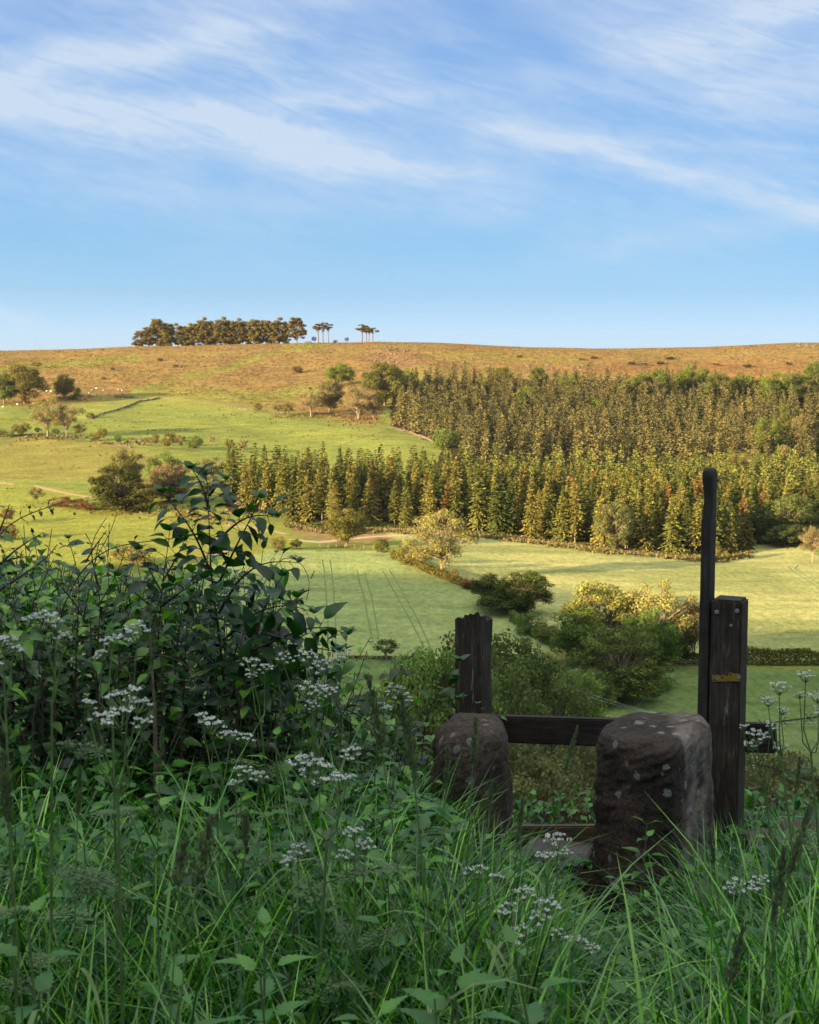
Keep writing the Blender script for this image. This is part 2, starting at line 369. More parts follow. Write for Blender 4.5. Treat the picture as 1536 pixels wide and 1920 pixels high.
# ------------------------------------------------------------ ground: one sheet
def in_poly(u, v, poly):
    r = np.zeros(u.shape, bool); n = len(poly)
    for i in range(n):
        x1, y1 = poly[i]; x2, y2 = poly[(i + 1) % n]
        c = ((y1 > v) != (y2 > v))
        with np.errstate(divide='ignore', invalid='ignore'):
            r ^= c & (u < (x2 - x1) * (v - y1) / (y2 - y1) + x1)
    return r
MOOR = (0.190, 0.130, 0.050); PAST = (0.170, 0.195, 0.050); PALE = (0.31, 0.305, 0.115); LUSH = (0.105, 0.150, 0.048)
OLIVE = (0.150, 0.145, 0.045); EARTH = (0.19, 0.11, 0.06); CROP = (0.225, 0.265, 0.095); SOIL = (0.018, 0.014, 0.009)
def build_ground():
    ang = np.concatenate([np.linspace(-180, -24, 60)[:-1], np.linspace(-24, 26, 900), np.linspace(26, 180, 60)[1:-1]])
    rad = np.concatenate([[0.3, 0.8], np.linspace(1.2, 9, 90), np.geomspace(9.2, 190, 110), np.linspace(191, 460, 190), np.linspace(462, 1010, 280), np.geomspace(1020, 4000, 30)])
    A, Rr = np.meshgrid(np.radians(ang), rad, indexing='ij')
    X = Rr * np.sin(A); Y = Rr * np.cos(A); Z = H(X, Y)
    na, nr = A.shape
    i = np.arange(na)[:, None] * nr; j = np.arange(nr - 1)[None, :]; i2 = ((np.arange(na) + 1) % na)[:, None] * nr
    F = np.stack([i + j, i2 + j, i2 + j + 1, i + j + 1], -1).reshape(-1, 4)
    g = G(); g.add(np.stack([X, Y, Z], -1).reshape(-1, 3), F)
    x = X.ravel(); y = Y.ravel(); z = Z.ravel()
    g.V[0] = np.vstack([g.V[0], [0, 0, -1.66]]); g.T = [np.full(len(g.V[0]), .5)]
    c = len(x); g.F.append(np.array([(c, ((k + 1) % na) * nr, k * nr) for k in range(na)])); g.M.append(np.zeros(na))
    me = g.mesh('ground', True)
    # land cover, field by field
    xs = np.append(x, 0); ys = np.append(y, 0); zs = np.append(z, -1.66)
    front = ys > 3
    u, v = proj(xs, np.where(front, ys, 3.0), zs)
    wu = 14 * fbm(xs / 9, ys / 9, 41, 3); wv = 7 * fbm(xs / 8, ys / 8, 47, 3)
    uu = u + wu * np.clip(120 / np.maximum(ys, 1) * 3, 0.1, 1); vv = v + wv
    col = np.tile(np.array(PAST), (len(xs), 1)); rough = np.zeros(len(xs))
    def lay(mask, c, k=1.0, r=None):
        m = (mask * k)[:, None]; col[:] = col * (1 - m) + np.array(c) * m
        if r is not None: rough[:] = rough * (1 - mask) + r * mask
    P = lambda poly: (in_poly(uu, vv, poly) & front).astype(float)
    n1 = fbm(xs / 40, ys / 22, 51, 4); n2 = fbm(xs / 9, ys / 5, 55, 3)
    lay((ys > 560).astype(float), PAST)
    moor_edge = np.interp(u, [-400, 0, 120, 230, 260, 330, 420, 560, 700, 760, 1000, 2400], [752, 752, 758, 742, 735, 742, 752, 772, 795, 700, 720, 720])
    mo = sstep(14, -6, vv - moor_edge) * (ys > 560)
    lay(mo, MOOR, 1, 1.0)
    lay(mo * sstep(0.05, 0.45, n1), (0.200, 0.155, 0.050), 0.6)
    lay(mo * sstep(0.15, 0.5, -n1), (0.215, 0.115, 0.045), 0.7)
    # green tracks slanting up over the moor, green slope above the pasture
    def streak(pts, w):
        px, pv = zip(*pts); line = np.interp(u, px, pv); return np.exp(-((vv - line) / w) ** 2) * (u > px[0] - 5) * (u < px[-1] + 5)
    lay(mo * streak([(255, 733), (330, 712), (420, 693), (500, 664), (620, 640)], 5), (0.16, 0.19, 0.035), 0.7)
    lay(mo * streak([(0, 690), (80, 684), (190, 678), (260, 668)], 7), (0.15, 0.17, 0.035), 0.75)
    lay(mo * streak([(250, 742), (380, 738), (480, 745), (600, 735)], 14), (0.17, 0.19, 0.04), 0.75)
    lay(mo * streak([(820, 668), (900, 665), (990, 672), (1090, 676)], 9), (0.21, 0.18, 0.04), 0.6)
    lay(mo * streak([(1150, 685), (1250, 688), (1536, 690)], 8), (0.15, 0.07, 0.03), 0.5)
    lay(P([(690, 668), (735, 650), (770, 655), (800, 680), (740, 700), (690, 690)]), EARTH, 0.55, 1)
    # pasture with worn spots and dark stripes of sedge
    pa = (1 - mo) * (ys > 430)
    lay(pa * sstep(0.0, 0.5, n1), (0.185, 0.200, 0.045), 0.8)
    lay(pa * sstep(0.22, 0.5, n2) * (v > 800), (0.10, 0.13, 0.03), 0.6)
    lay(P([(0, 822), (120, 822), (300, 850), (300, 900), (0, 900)]), (0.215, 0.165, 0.05), 0.55)
    lay(P([(-50, 895), (200, 930), (560, 985), (560, 1060), (-50, 1060)]), (0.205, 0.215, 0.045), 0.85)
    lay(P([(440, 770), (600, 780), (560, 800), (440, 790)]), (0.12, 0.14, 0.035), 0.25)
    # ground under the woods: needles and bracken
    lay(P([(560, 960), (780, 985), (1060, 1010), (1340, 1045), (1430, 1015), (1536, 1020), (2300, 1020), (2300, 715), (735, 712), (733, 800), (830, 836), (800, 915), (424, 925), (424, 960)]) * (ys > 400), (0.06, 0.045, 0.022), 1, 0.6)
    lay(P([(545, 985), (700, 992), (800, 1000), (800, 1008), (640, 1018), (545, 1000)]), (0.25, 0.15, 0.08), 0.7, 0.5)
    # the two big fields at the valley bottom
    left = P([(500, 1030), (720, 1035), (830, 1080), (950, 1150), (1050, 1215), (1100, 1236), (500, 1236), (300, 1100)])
    lay(left, CROP, 1)
    right = P([(720, 1000), (900, 1005), (1330, 1052), (1440, 1015), (1500, 1020), (1540, 1050), (2300, 1060), (2300, 1242), (1180, 1242), (1050, 1205), (900, 1105), (850, 1075)])
    lay(right, PALE, 1)
    lay(right * sstep(0.0, 0.4, n1), (0.165, 0.190, 0.062), 0.6)
    low = (v > 1236 + 3 * n2) & front & (ys > 130)
    lay(low.astype(float), LUSH, 1)
    lay(low * sstep(0.0, 0.4, n1), (0.135, 0.170, 0.062), 0.6)
    lay(np.exp(-((v - 1250) / 5) ** 2) * (u > 1400) * front, (0.26, 0.24, 0.03), 0.5)
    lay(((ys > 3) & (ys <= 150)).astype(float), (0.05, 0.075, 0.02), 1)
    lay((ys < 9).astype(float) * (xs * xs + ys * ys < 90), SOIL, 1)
    lay(((ys < -5) | (TRAVEL.x * xs + TRAVEL.y * ys < -20)).astype(float), (0.07, 0.1, 0.03), 1)
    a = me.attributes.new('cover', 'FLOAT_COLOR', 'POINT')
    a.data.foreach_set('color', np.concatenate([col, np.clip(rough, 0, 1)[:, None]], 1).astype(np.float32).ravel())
    # material
    m, nt, N, L = mat('ground_cover')
    out = N.new('ShaderNodeOutputMaterial'); tc = N.new('ShaderNodeTexCoord'); av = N.new('ShaderNodeAttribute'); av.attribute_name = 'cover'
    mp = N.new('ShaderNodeMapping'); mp.inputs['Scale'].default_value = (1, 0.55, 1); L.new(tc.outputs['Object'], mp.inputs[0])
    mpb = N.new('ShaderNodeMapping'); mpb.inputs['Scale'].default_value = (0.45, 1.0, 1); mpb.inputs['Rotation'].default_value = (0, 0, 0.5); L.new(tc.outputs['Object'], mpb.inputs[0])
    nA = noise_node(N, L, mp.outputs[0], 0.9, 6, 0.75)
    nB = noise_node(N, L, mpb.outputs[0], 0.16, 6, 0.65, 0.6)
    nC = noise_node(N, L, mp.outputs[0], 0.35, 5, 0.8)
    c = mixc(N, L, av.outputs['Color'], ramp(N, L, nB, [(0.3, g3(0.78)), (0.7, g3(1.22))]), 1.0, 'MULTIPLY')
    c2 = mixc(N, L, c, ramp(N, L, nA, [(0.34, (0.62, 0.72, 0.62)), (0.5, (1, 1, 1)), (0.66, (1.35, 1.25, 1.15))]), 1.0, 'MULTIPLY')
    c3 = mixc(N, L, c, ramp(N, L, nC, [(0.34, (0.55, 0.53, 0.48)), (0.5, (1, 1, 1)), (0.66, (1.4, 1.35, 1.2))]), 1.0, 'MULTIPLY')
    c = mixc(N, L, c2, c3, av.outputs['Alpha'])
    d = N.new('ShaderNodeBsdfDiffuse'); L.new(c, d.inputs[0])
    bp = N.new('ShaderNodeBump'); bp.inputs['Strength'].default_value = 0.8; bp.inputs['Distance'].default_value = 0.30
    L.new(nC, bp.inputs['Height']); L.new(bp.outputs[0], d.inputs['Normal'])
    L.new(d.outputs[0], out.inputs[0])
    me.materials.append(m)
    o = bpy.data.objects.new('ground', me); COL.objects.link(o); tag(o, kind='structure')
    return o
ground = build_ground()

# ------------------------------------------------------------ tree and shrub makers
M_FOL = foliage_mat('foliage', 0.30, 0.35)
M_CON = foliage_mat('needles', 0.12, 0.25, 0.30)
M_BARK = plain_mat('bark', (0.10, 0.075, 0.05), (0.24, 0.18, 0.12), 6, 0.9, 0.5, (3, 3, 0.6))
M_BARKR = plain_mat('pine_bark', (0.11, 0.065, 0.04), (0.19, 0.115, 0.075), 5, 0.9, 0.5, (3, 3, 0.6))
M_BARKP = plain_mat('pale_bark', (0.17, 0.13, 0.09), (0.32, 0.25, 0.17), 5, 0.9, 0.5, (3, 3, 0.6))

def clump_tree(seed, h=10., w=10., bare=0.2, nclump=26, leaves=4200, leaf=0.34, cr=0.17, flat=0.75, top=0.55, trunk_r=0.28, limbs=True, lean=0.0, trunks=1, crown_z=None, multi=None, inner=0.35):
    rs = np.random.default_rng(seed)
    tg = G(); cg = G()
    c0 = h * (bare + (1 - bare) * 0.5); az = h * (1 - bare) / 2 * (1 - cr * 0.7); aw = w / 2 * (1 - cr * 1.2)
    C = []
    tries = 0
    while len(C) < nclump and tries < 3000:
        tries += 1
        d = rs.normal(size=3); d /= np.linalg.norm(d)
        r = rs.uniform(inner, 1) ** 0.55
        if d[2] < -0.5 and rs.random() < top: continue
        zz = c0 + d[2] * az * r
        # wider low down, domed on top
        p = np.array((d[0] * aw * r + lean * (zz - c0), d[1] * aw * r, zz))
        if all(np.linalg.norm((p - q) * (1, 1, 1.2)) > cr * w * 0.62 for q in C): C.append(p)
    C = np.array(C); R = cr * w * rs.uniform(0.65, 1.25, len(C))
    n = leaves; ci = rs.choice(len(C), n, p=R ** 2 / (R ** 2).sum())
    d = rs.normal(size=(n, 3)); d = unit(d); rr = rs.uniform(0.15, 1, n) ** 0.45
    lump = 1 + 0.25 * np.sin(d[:, 0] * 5 + ci) * np.cos(d[:, 1] * 4 + ci * 2)
    P = C[ci] + d * (R[ci] * rr * lump)[:, None] * (1, 1, flat)
    nrm = unit(d + rs.normal(size=(n, 3)) * 0.55 + (0, 0, 0.35)); ax = unit(np.cross(nrm, rs.normal(size=(n, 3))))
    sz = leaf * rs.uniform(0.6, 1.4, n)
    V, F = cards(P, ax, nrm, sz, sz * 0.72)
    ctint = rs.uniform(0.25, 0.75, len(C))
    cg.add(V, F, np.repeat(np.clip(ctint[ci] + rs.normal(size=n) * 0.16, 0, 1), 4))
    # trunk and limbs
    for k in range(trunks):
        ox = (k - (trunks - 1) / 2) * 0.5
        hz = h * (bare + 0.25)
        px = [ox * 0.6, ox * 0.8 + rs.normal() * 0.1, ox * 1.4 + lean * 0.3, ox * 2.2 + lean]
        pz = [-0.4, h * bare * 0.5, hz * 0.75, hz]
        TP = np.array([(a, rs.normal() * 0.08, b) for a, b in zip(px, pz)])
        tg.add(*tube(TP, [trunk_r * 1.25, trunk_r, trunk_r * 0.8, trunk_r * 0.6], 8))
        top_p = TP[-1]
        if limbs:
            for q, rq in list(zip(C, R))[k::trunks]:
                s0 = TP[1] + (top_p - TP[1]) * rs.uniform(0.35, 1.0)
                m1 = s0 + (q - s0) * 0.45 + np.array((rs.normal() * 0.3, rs.normal() * 0.3, 0.25 + rs.normal() * 0.25)) * h / 12
                m2 = s0 + (q - s0) * 0.75 + np.array((rs.normal() * 0.3, rs.normal() * 0.3, 0.1)) * h / 12
                r0 = trunk_r * rs.uniform(0.32, 0.55)
                tg.add(*tube([s0, m1, m2, q], [r0, r0 * 0.7, r0 * 0.5, r0 * 0.28], 5))
                for _ in range(2):
                    e = q + rs.normal(size=3) * rq * 0.7
                    tg.add(*tube([m2, (m2 + e) / 2 + rs.normal(size=3) * 0.15, e], [r0 * 0.4, r0 * 0.3, r0 * 0.12], 4))
    return tg, cg
def conifer(seed, h=18., r=2.7, levels=30, per=8, bare=0.08, twigs=7, tw=0.9, power=0.8):
    rs = np.random.default_rng(seed); C = []; A = []; Nn = []; S = []; T = []
    for i in range(levels):
        t = bare + (1 - bare) * (i / levels) ** 0.95; z = h * t
        Rl = r * min(1, (1 - t) ** power * 1.12) * rs.uniform(0.72, 1.12) + 0.12
        if t < bare + 0.1: Rl *= 0.75
        a0 = rs.uniform(0, 6.28)
        for k in range(max(4, int(per * (1 - 0.45 * t)))):
            a = a0 + k * 6.283 / per * (1 + 0.45 * t) + rs.normal() * 0.18; L_ = Rl * rs.uniform(0.6, 1.18)
            o = np.array((cos(a), sin(a), 0)); sd_ = np.array((-sin(a), cos(a), 0))
            slope = -0.38 + 0.85 * t + rs.normal() * 0.1
            tint = np.clip(rs.uniform(0.2, 0.8), 0, 1)
            for j in range(twigs):
                f = (j + 0.8) / twigs; q = o * L_ * f + np.array((0, 0, z + slope * L_ * f - 0.10 * L_ * f * f))
                side = (-1 if j % 2 else 1) if j < twigs - 1 else 0
                ax = o + sd_ * side * 0.8 + np.array((0, 0, slope - 0.25 + rs.normal() * 0.2))
                C.append(q); A.append(ax); Nn.append(np.array((rs.normal() * 0.5, rs.normal() * 0.5, 0.55 + rs.normal() * .3)) + o * 0.9); S.append(tw * (0.65 + 0.45 * (1 - t)) * rs.uniform(0.7, 1.25)); T.append(tint)
    for k in range(3):
        C.append(np.array((0, 0, h - 0.1 - 0.3 * k))); A.append(np.array((rs.normal() * 0.2, rs.normal() * 0.2, 1))); Nn.append(rs.normal(size=3)); S.append(0.8); T.append(0.7)
    S = np.array(S); V, F = cards(np.array(C), np.array(A), unit(np.array(Nn)), S, S * 0.62)
    cg = G(); cg.add(V, F, np.repeat(T, 4)); tg = G()
    tg.add(*tube([(0, 0, -0.5), (0, 0, h * 0.3), (0, 0, h * 0.92)], [0.19, 0.12, 0.02], 6))
    return tg, cg
def proto(kind, label, cat, tg, cg, tmat, cmat, color, group=None):
    """a tree of parts, set aside far behind the ridge until its first use"""
    r = empty(kind, (0, 0, 0)); tag(r, label, cat, group)
    tg.build('trunk', tmat, r); cg.build('crown', cmat, r, color=color)
    return r
def one_mesh_shrub(kind, label, cat, cg, tg, color, cmat=None, tmat=None):
    g = G(); g.add(np.concatenate(cg.V), np.concatenate(cg.F), np.concatenate(cg.T), 0)
    for V, F in zip(tg.V, [f for f in tg.F]): pass
    nv = 0
    g.add(np.concatenate(tg.V), np.concatenate(tg.F), np.concatenate(tg.T), 1)
    o = g.build(kind, [cmat or M_FOL, tmat or M_BARK], color=color); tag(o, label, cat); return o
USED = set()
def place(src, u, v, hpx, wpx, color, label, group=None, Y=None, rz=None, base=(10., 10.), name=None, cat=None):
    """stand a tree so that its foot is at picture point (u, v), its height and width given in pixels at that distance"""
    p = hit(u, v) if Y is None else at(u, v, Y)
    if Y is not None: p[2] = float(H(p[0], p[1]))
    k = p[1] / FPX * (1.0 if src.name.startswith(('hilltop', 'bare_st')) else 1.15)
    hpx = hpx / 1.15 * 1.06 if k > p[1] / FPX * 1.01 else hpx
    sc = (wpx * k / base[1], wpx * k / base[1], hpx * k / base[0])
    rz = random.uniform(0, 6.28) if rz is None else rz
    p[2] -= 0.1
    if src.name in USED:
        o = copy_tree(src, p, rz, sc, color, label, group)
    else:
        USED.add(src.name); o = src; o.location = p; o.rotation_euler = (0, 0, rz); o.scale = sc; o['label'] = label
        if group: o['group'] = group
        for ch in o.children:
            if ch.name.startswith('crown'): ch.color = (*color, 1)
        if o.type == 'MESH': o.color = (*color, 1)
    if group is None and 'group' in o.keys(): del o['group']
    if cat: o['category'] = cat
    return o

# ------------------------------------------------------------ palettes (real leaf colours)
GREEN = (0.125, 0.185, 0.042); OLIVEF = (0.16, 0.15, 0.042); DARK = (0.065, 0.09, 0.028); BRIGHT = (0.13, 0.18, 0.03)
GOLD = (0.24, 0.22, 0.07); PINKISH = (0.245, 0.205, 0.09); PALEG = (0.185, 0.19, 0.065); BROWN = (0.14, 0.075, 0.035); PALEOL = (0.17, 0.155, 0.06)

# ------------------------------------------------------------ conifer plantations
SPR = []
for k, (lv, pr, r_, pw) in enumerate([(38, 10, 3.7, .85), (36, 10, 4.1, .8), (40, 9, 3.4, .9), (36, 10, 3.8, .7), (38, 10, 4.3, .95)]):
    tg, cg = conifer(100 + k, 18, r_, lv, pr, [.06, .14, .05, .20, .10][k], 7, .92, pw)
    SPR.append(proto('spruce', 'x', 'conifer', tg, cg, M_BARKP if k % 2 else M_BARK, M_CON, (0.07, 0.075, 0.02)))
fe_u = [380, 425, 470, 540, 640, 700, 780, 900, 1000, 1100, 1200, 1340, 1395, 1450, 1540, 2400]
fe_v = [900, 945, 965, 983, 1000, 990, 995, 1003, 1014, 1027, 1038, 1050, 1040, 1004, 1000, 1000]
cands = []; rest = []
rs = np.random.default_rng(5)
for gy in np.arange(395, 560, 5.6):
    for gx in np.arange(-95, 200, 6.0):
        x = gx + rs.uniform(-2.2, 2.2); y = gy + rs.uniform(-2.2, 2.2); z = float(H(x, y)); u, v = proj(x, y, z)
        if u < 424 or u > 1800 or v > np.interp(u, fe_u, fe_v) - 2 or v < 918 - (max(0, 620 - u) * -0.03): continue
        d = float(H(x, y - 9)); uf, vf = proj(x, y - 9, d); edge = vf > np.interp(uf, fe_u, fe_v) - 2
        cands.append((edge, y, x, z, u))
near = sorted(cands, key=lambda c: (not c[0], c[1]))
def far_tree_ok(u): return -60 < u < 1600
near = [c for c in near if far_tree_ok(c[4])] + [c for c in near if not far_tree_ok(c[4])]
NF = min(292, len(near))
ONES = 'first second third fourth fifth sixth seventh eighth ninth tenth eleventh twelfth thirteenth fourteenth fifteenth sixteenth seventeenth eighteenth nineteenth'.split()
TENS = ['', '', 'twenty', 'thirty', 'forty', 'fifty', 'sixty', 'seventy', 'eighty', 'ninety']; TENTH = ['', '', 'twentieth', 'thirtieth', 'fortieth', 'fiftieth', 'sixtieth', 'seventieth', 'eightieth', 'ninetieth']
def ordn(n): n += 1; return ONES[n - 1] if n < 20 else (TENTH[n // 10] if n % 10 == 0 else TENS[n // 10] + ' ' + ONES[n % 10 - 1])
EDGE = sorted([i for i in range(NF) if near[i][0]], key=lambda i: near[i][4]); print('edge', len(EDGE))
for i, (edge, y, x, z, u) in enumerate(near[:NF]):
    src = SPR[i % 5]
    hh = rs.uniform(0.72, 1.15) * (1.0 if u < 1340 else 0.85); ww = rs.uniform(0.75, 1.2) * hh ** .3
    q = rs.random()
    if q < 0.07: c = (0.185, 0.125, 0.045); kind = 'rusty brown'
    elif q < 0.35: c = (0.185, 0.172, 0.045); kind = 'golden olive'
    elif q < 0.7: c = (0.140, 0.150, 0.038); kind = 'olive green'
    else: c = (0.085, 0.108, 0.030); kind = 'dark green'
    c = tuple(np.array(c) * rs.uniform(0.85, 1.15))
    if edge: lab = kind + ' spruce, %s from the left along the field edge of the lower plantation' % ordn(EDGE.index(i))
    else:
        w_ = [(560, 'above the left end of the track'), (700, 'above the yellow green tree'), (900, 'above the gnarled pale tree'), (1060, 'above the dark spreading tree'), (1220, 'above the rounded pale green tree'), (1345, 'just left of the tall pole'), (9999, 'beyond the tall pole')]
        lab = kind + (' tall' if hh > 1.0 else ' low' if hh < .85 else '') + ' spruce packed inside the lower plantation ' + next(t for q_, t in w_ if u < q_)
    loc = (x, y, z - 0.2); rz = rs.uniform(0, 6.28)
    if i < 5:
        o = src; o.location = loc; o.rotation_euler = (0, 0, rz); o.scale = (ww, ww, hh); o['label'] = lab; o['group'] = kind + ' spruces of the lower plantation'
        o.children[1].color = (*c, 1) if o.children[1].name.startswith('crown') else o.children[1].color
        for ch in o.children:
            if ch.name.startswith('crown'): ch.color = (*c, 1)
    else:
        copy_tree(src, loc, rz, (ww, ww, hh), c, lab, lab)
    o = None
for o in list(COL.objects):
    if o.name.startswith('spruce') and 'label' in o.keys(): o['group'] = str(o['label'])
# everything past the first 300: one mass of trees
def con_low(seed, h, r, n_lv=19, per=7, tws=4):
    return conifer(seed, h, r, n_lv, per, 0.12, tws, 1.35, 0.78)
LOW = [con_low(300 + k, 17, 3.3 + 0.35 * (k % 3)) for k in range(6)]
LOWA = []
for tg, cg in LOW: LOWA.append((np.concatenate(cg.V), np.concatenate(cg.F), np.concatenate(cg.T), np.concatenate(tg.V), np.concatenate(tg.F)))
wood = G()
def add_low(x, y, z, s, w, tint, mi=0):
    k = rs.integers(0, 6); V, F, T, TV, TF = LOWA[k]; a = rs.uniform(0, 6.28); R = np.array(((cos(a), -sin(a), 0), (sin(a), cos(a), 0), (0, 0, 1)))
    wood.add((V @ R.T) * (w, w, s) + (x, y, z - .3), F, np.clip(T * 0.5 + tint, 0, 1), mi)
    wood.add(TV * (1, 1, s) + (x, y, z - .3), TF, 0.5, 1)
for edge, y, x, z, u in near[NF:]: add_low(x, y, z, rs.uniform(0.8, 1.1), rs.uniform(0.85, 1.1), rs.uniform(0, 0.5), 2)
ucount = 0
for gy in np.arange(590, 900, 7.8):
    for gx in np.arange(-20, 340, 7.4):
        x = gx + rs.uniform(-2.6, 2.6); y = gy + rs.uniform(-2.6, 2.6); z = float(H(x, y)); u, v = proj(x, y, z)
        if u < 738 + 12 * vn(v / 20., 0, 3) or u > 1900: continue
        if v < 728 + 8 * vn(u / 40., 1, 4) + 6 * (u > 1300): continue
        if u < 850 and v > 798 + (u - 735) * 0.36: continue
        if v > 905: continue
        if u > 1440 and v > 790 and rs.random() < 0.55: continue
        cl = float(fbm(x / 22, y / 22, 61, 2))
        if cl < -0.52: continue
        add_low(x, y, z, rs.uniform(0.72, 1.12) * (0.85 if v < 770 else 1.0), rs.uniform(0.8, 1.15), np.clip(0.2 + cl * 0.35 + rs.uniform(-0.3, 0.4), 0, 0.65))
        ucount += 1
wd = wood.build('conifer_wood', [M_CON, M_BARK, foliage_mat('needles_lower', .12, .25, .3, (1.1, 1.3, .85))], color=(0.125, 0.120, 0.048)); tag(wd, 'far upper conifer wood of dark olive spruces below the moor', 'wood', kind='stuff')
print('conifers', len(cands), 'upper', ucount)

# ------------------------------------------------------------ broadleaved trees of the valley
def P2(kind, seed, tm, col, **kw):
    tg, cg = clump_tree(seed, **kw); return proto(kind, 'x', 'tree', tg, cg, tm, M_FOL, col)
ROUND = [P2('broadleaf_tree', 11, M_BARK, GREEN, bare=0.08, top=.2, nclump=60, leaves=12000, leaf=0.27, cr=0.12, trunk_r=0.3),
         P2('broadleaf_tree', 12, M_BARK, GREEN, bare=0.06, top=.2, nclump=66, leaves=12000, leaf=0.26, cr=0.11, trunk_r=0.3),
         P2('broadleaf_tree', 13, M_BARK, GREEN, bare=0.10, top=.2, nclump=52, leaves=11000, leaf=0.28, cr=0.13, trunk_r=0.25)]
OPEN = [P2('sparse_tree', 21, M_BARKP, GOLD, bare=0.18, nclump=44, leaves=8000, leaf=0.21, cr=0.105, trunk_r=0.20, inner=0.2, top=.3),
        P2('sparse_tree', 22, M_BARKP, GOLD, bare=0.14, nclump=40, leaves=7000, leaf=0.22, cr=0.11, trunk_r=0.20, inner=0.2, top=.3, lean=0.15),
        P2('sparse_tree', 23, M_BARKP, GOLD, bare=0.12, nclump=40, leaves=7200, leaf=0.21, cr=0.11, trunk_r=0.16, trunks=2, inner=0.2)]
def S2(kind, seed, **kw):
    tg, cg = clump_tree(seed, **kw); return one_mesh_shrub(kind, 'x', 'shrub', cg, tg, GREEN)
SHR = [S2('shrub', 31, bare=0.03, nclump=24, leaves=2600, leaf=0.46, cr=0.17, trunk_r=0.2, top=0.1),
       S2('shrub', 32, bare=0.02, nclump=30, leaves=3000, leaf=0.42, cr=0.15, trunk_r=0.2, top=0.1),
       S2('shrub', 33, bare=0.16, nclump=20, leaves=1700, leaf=0.46, cr=0.16, trunk_r=0.2, top=0.5)]
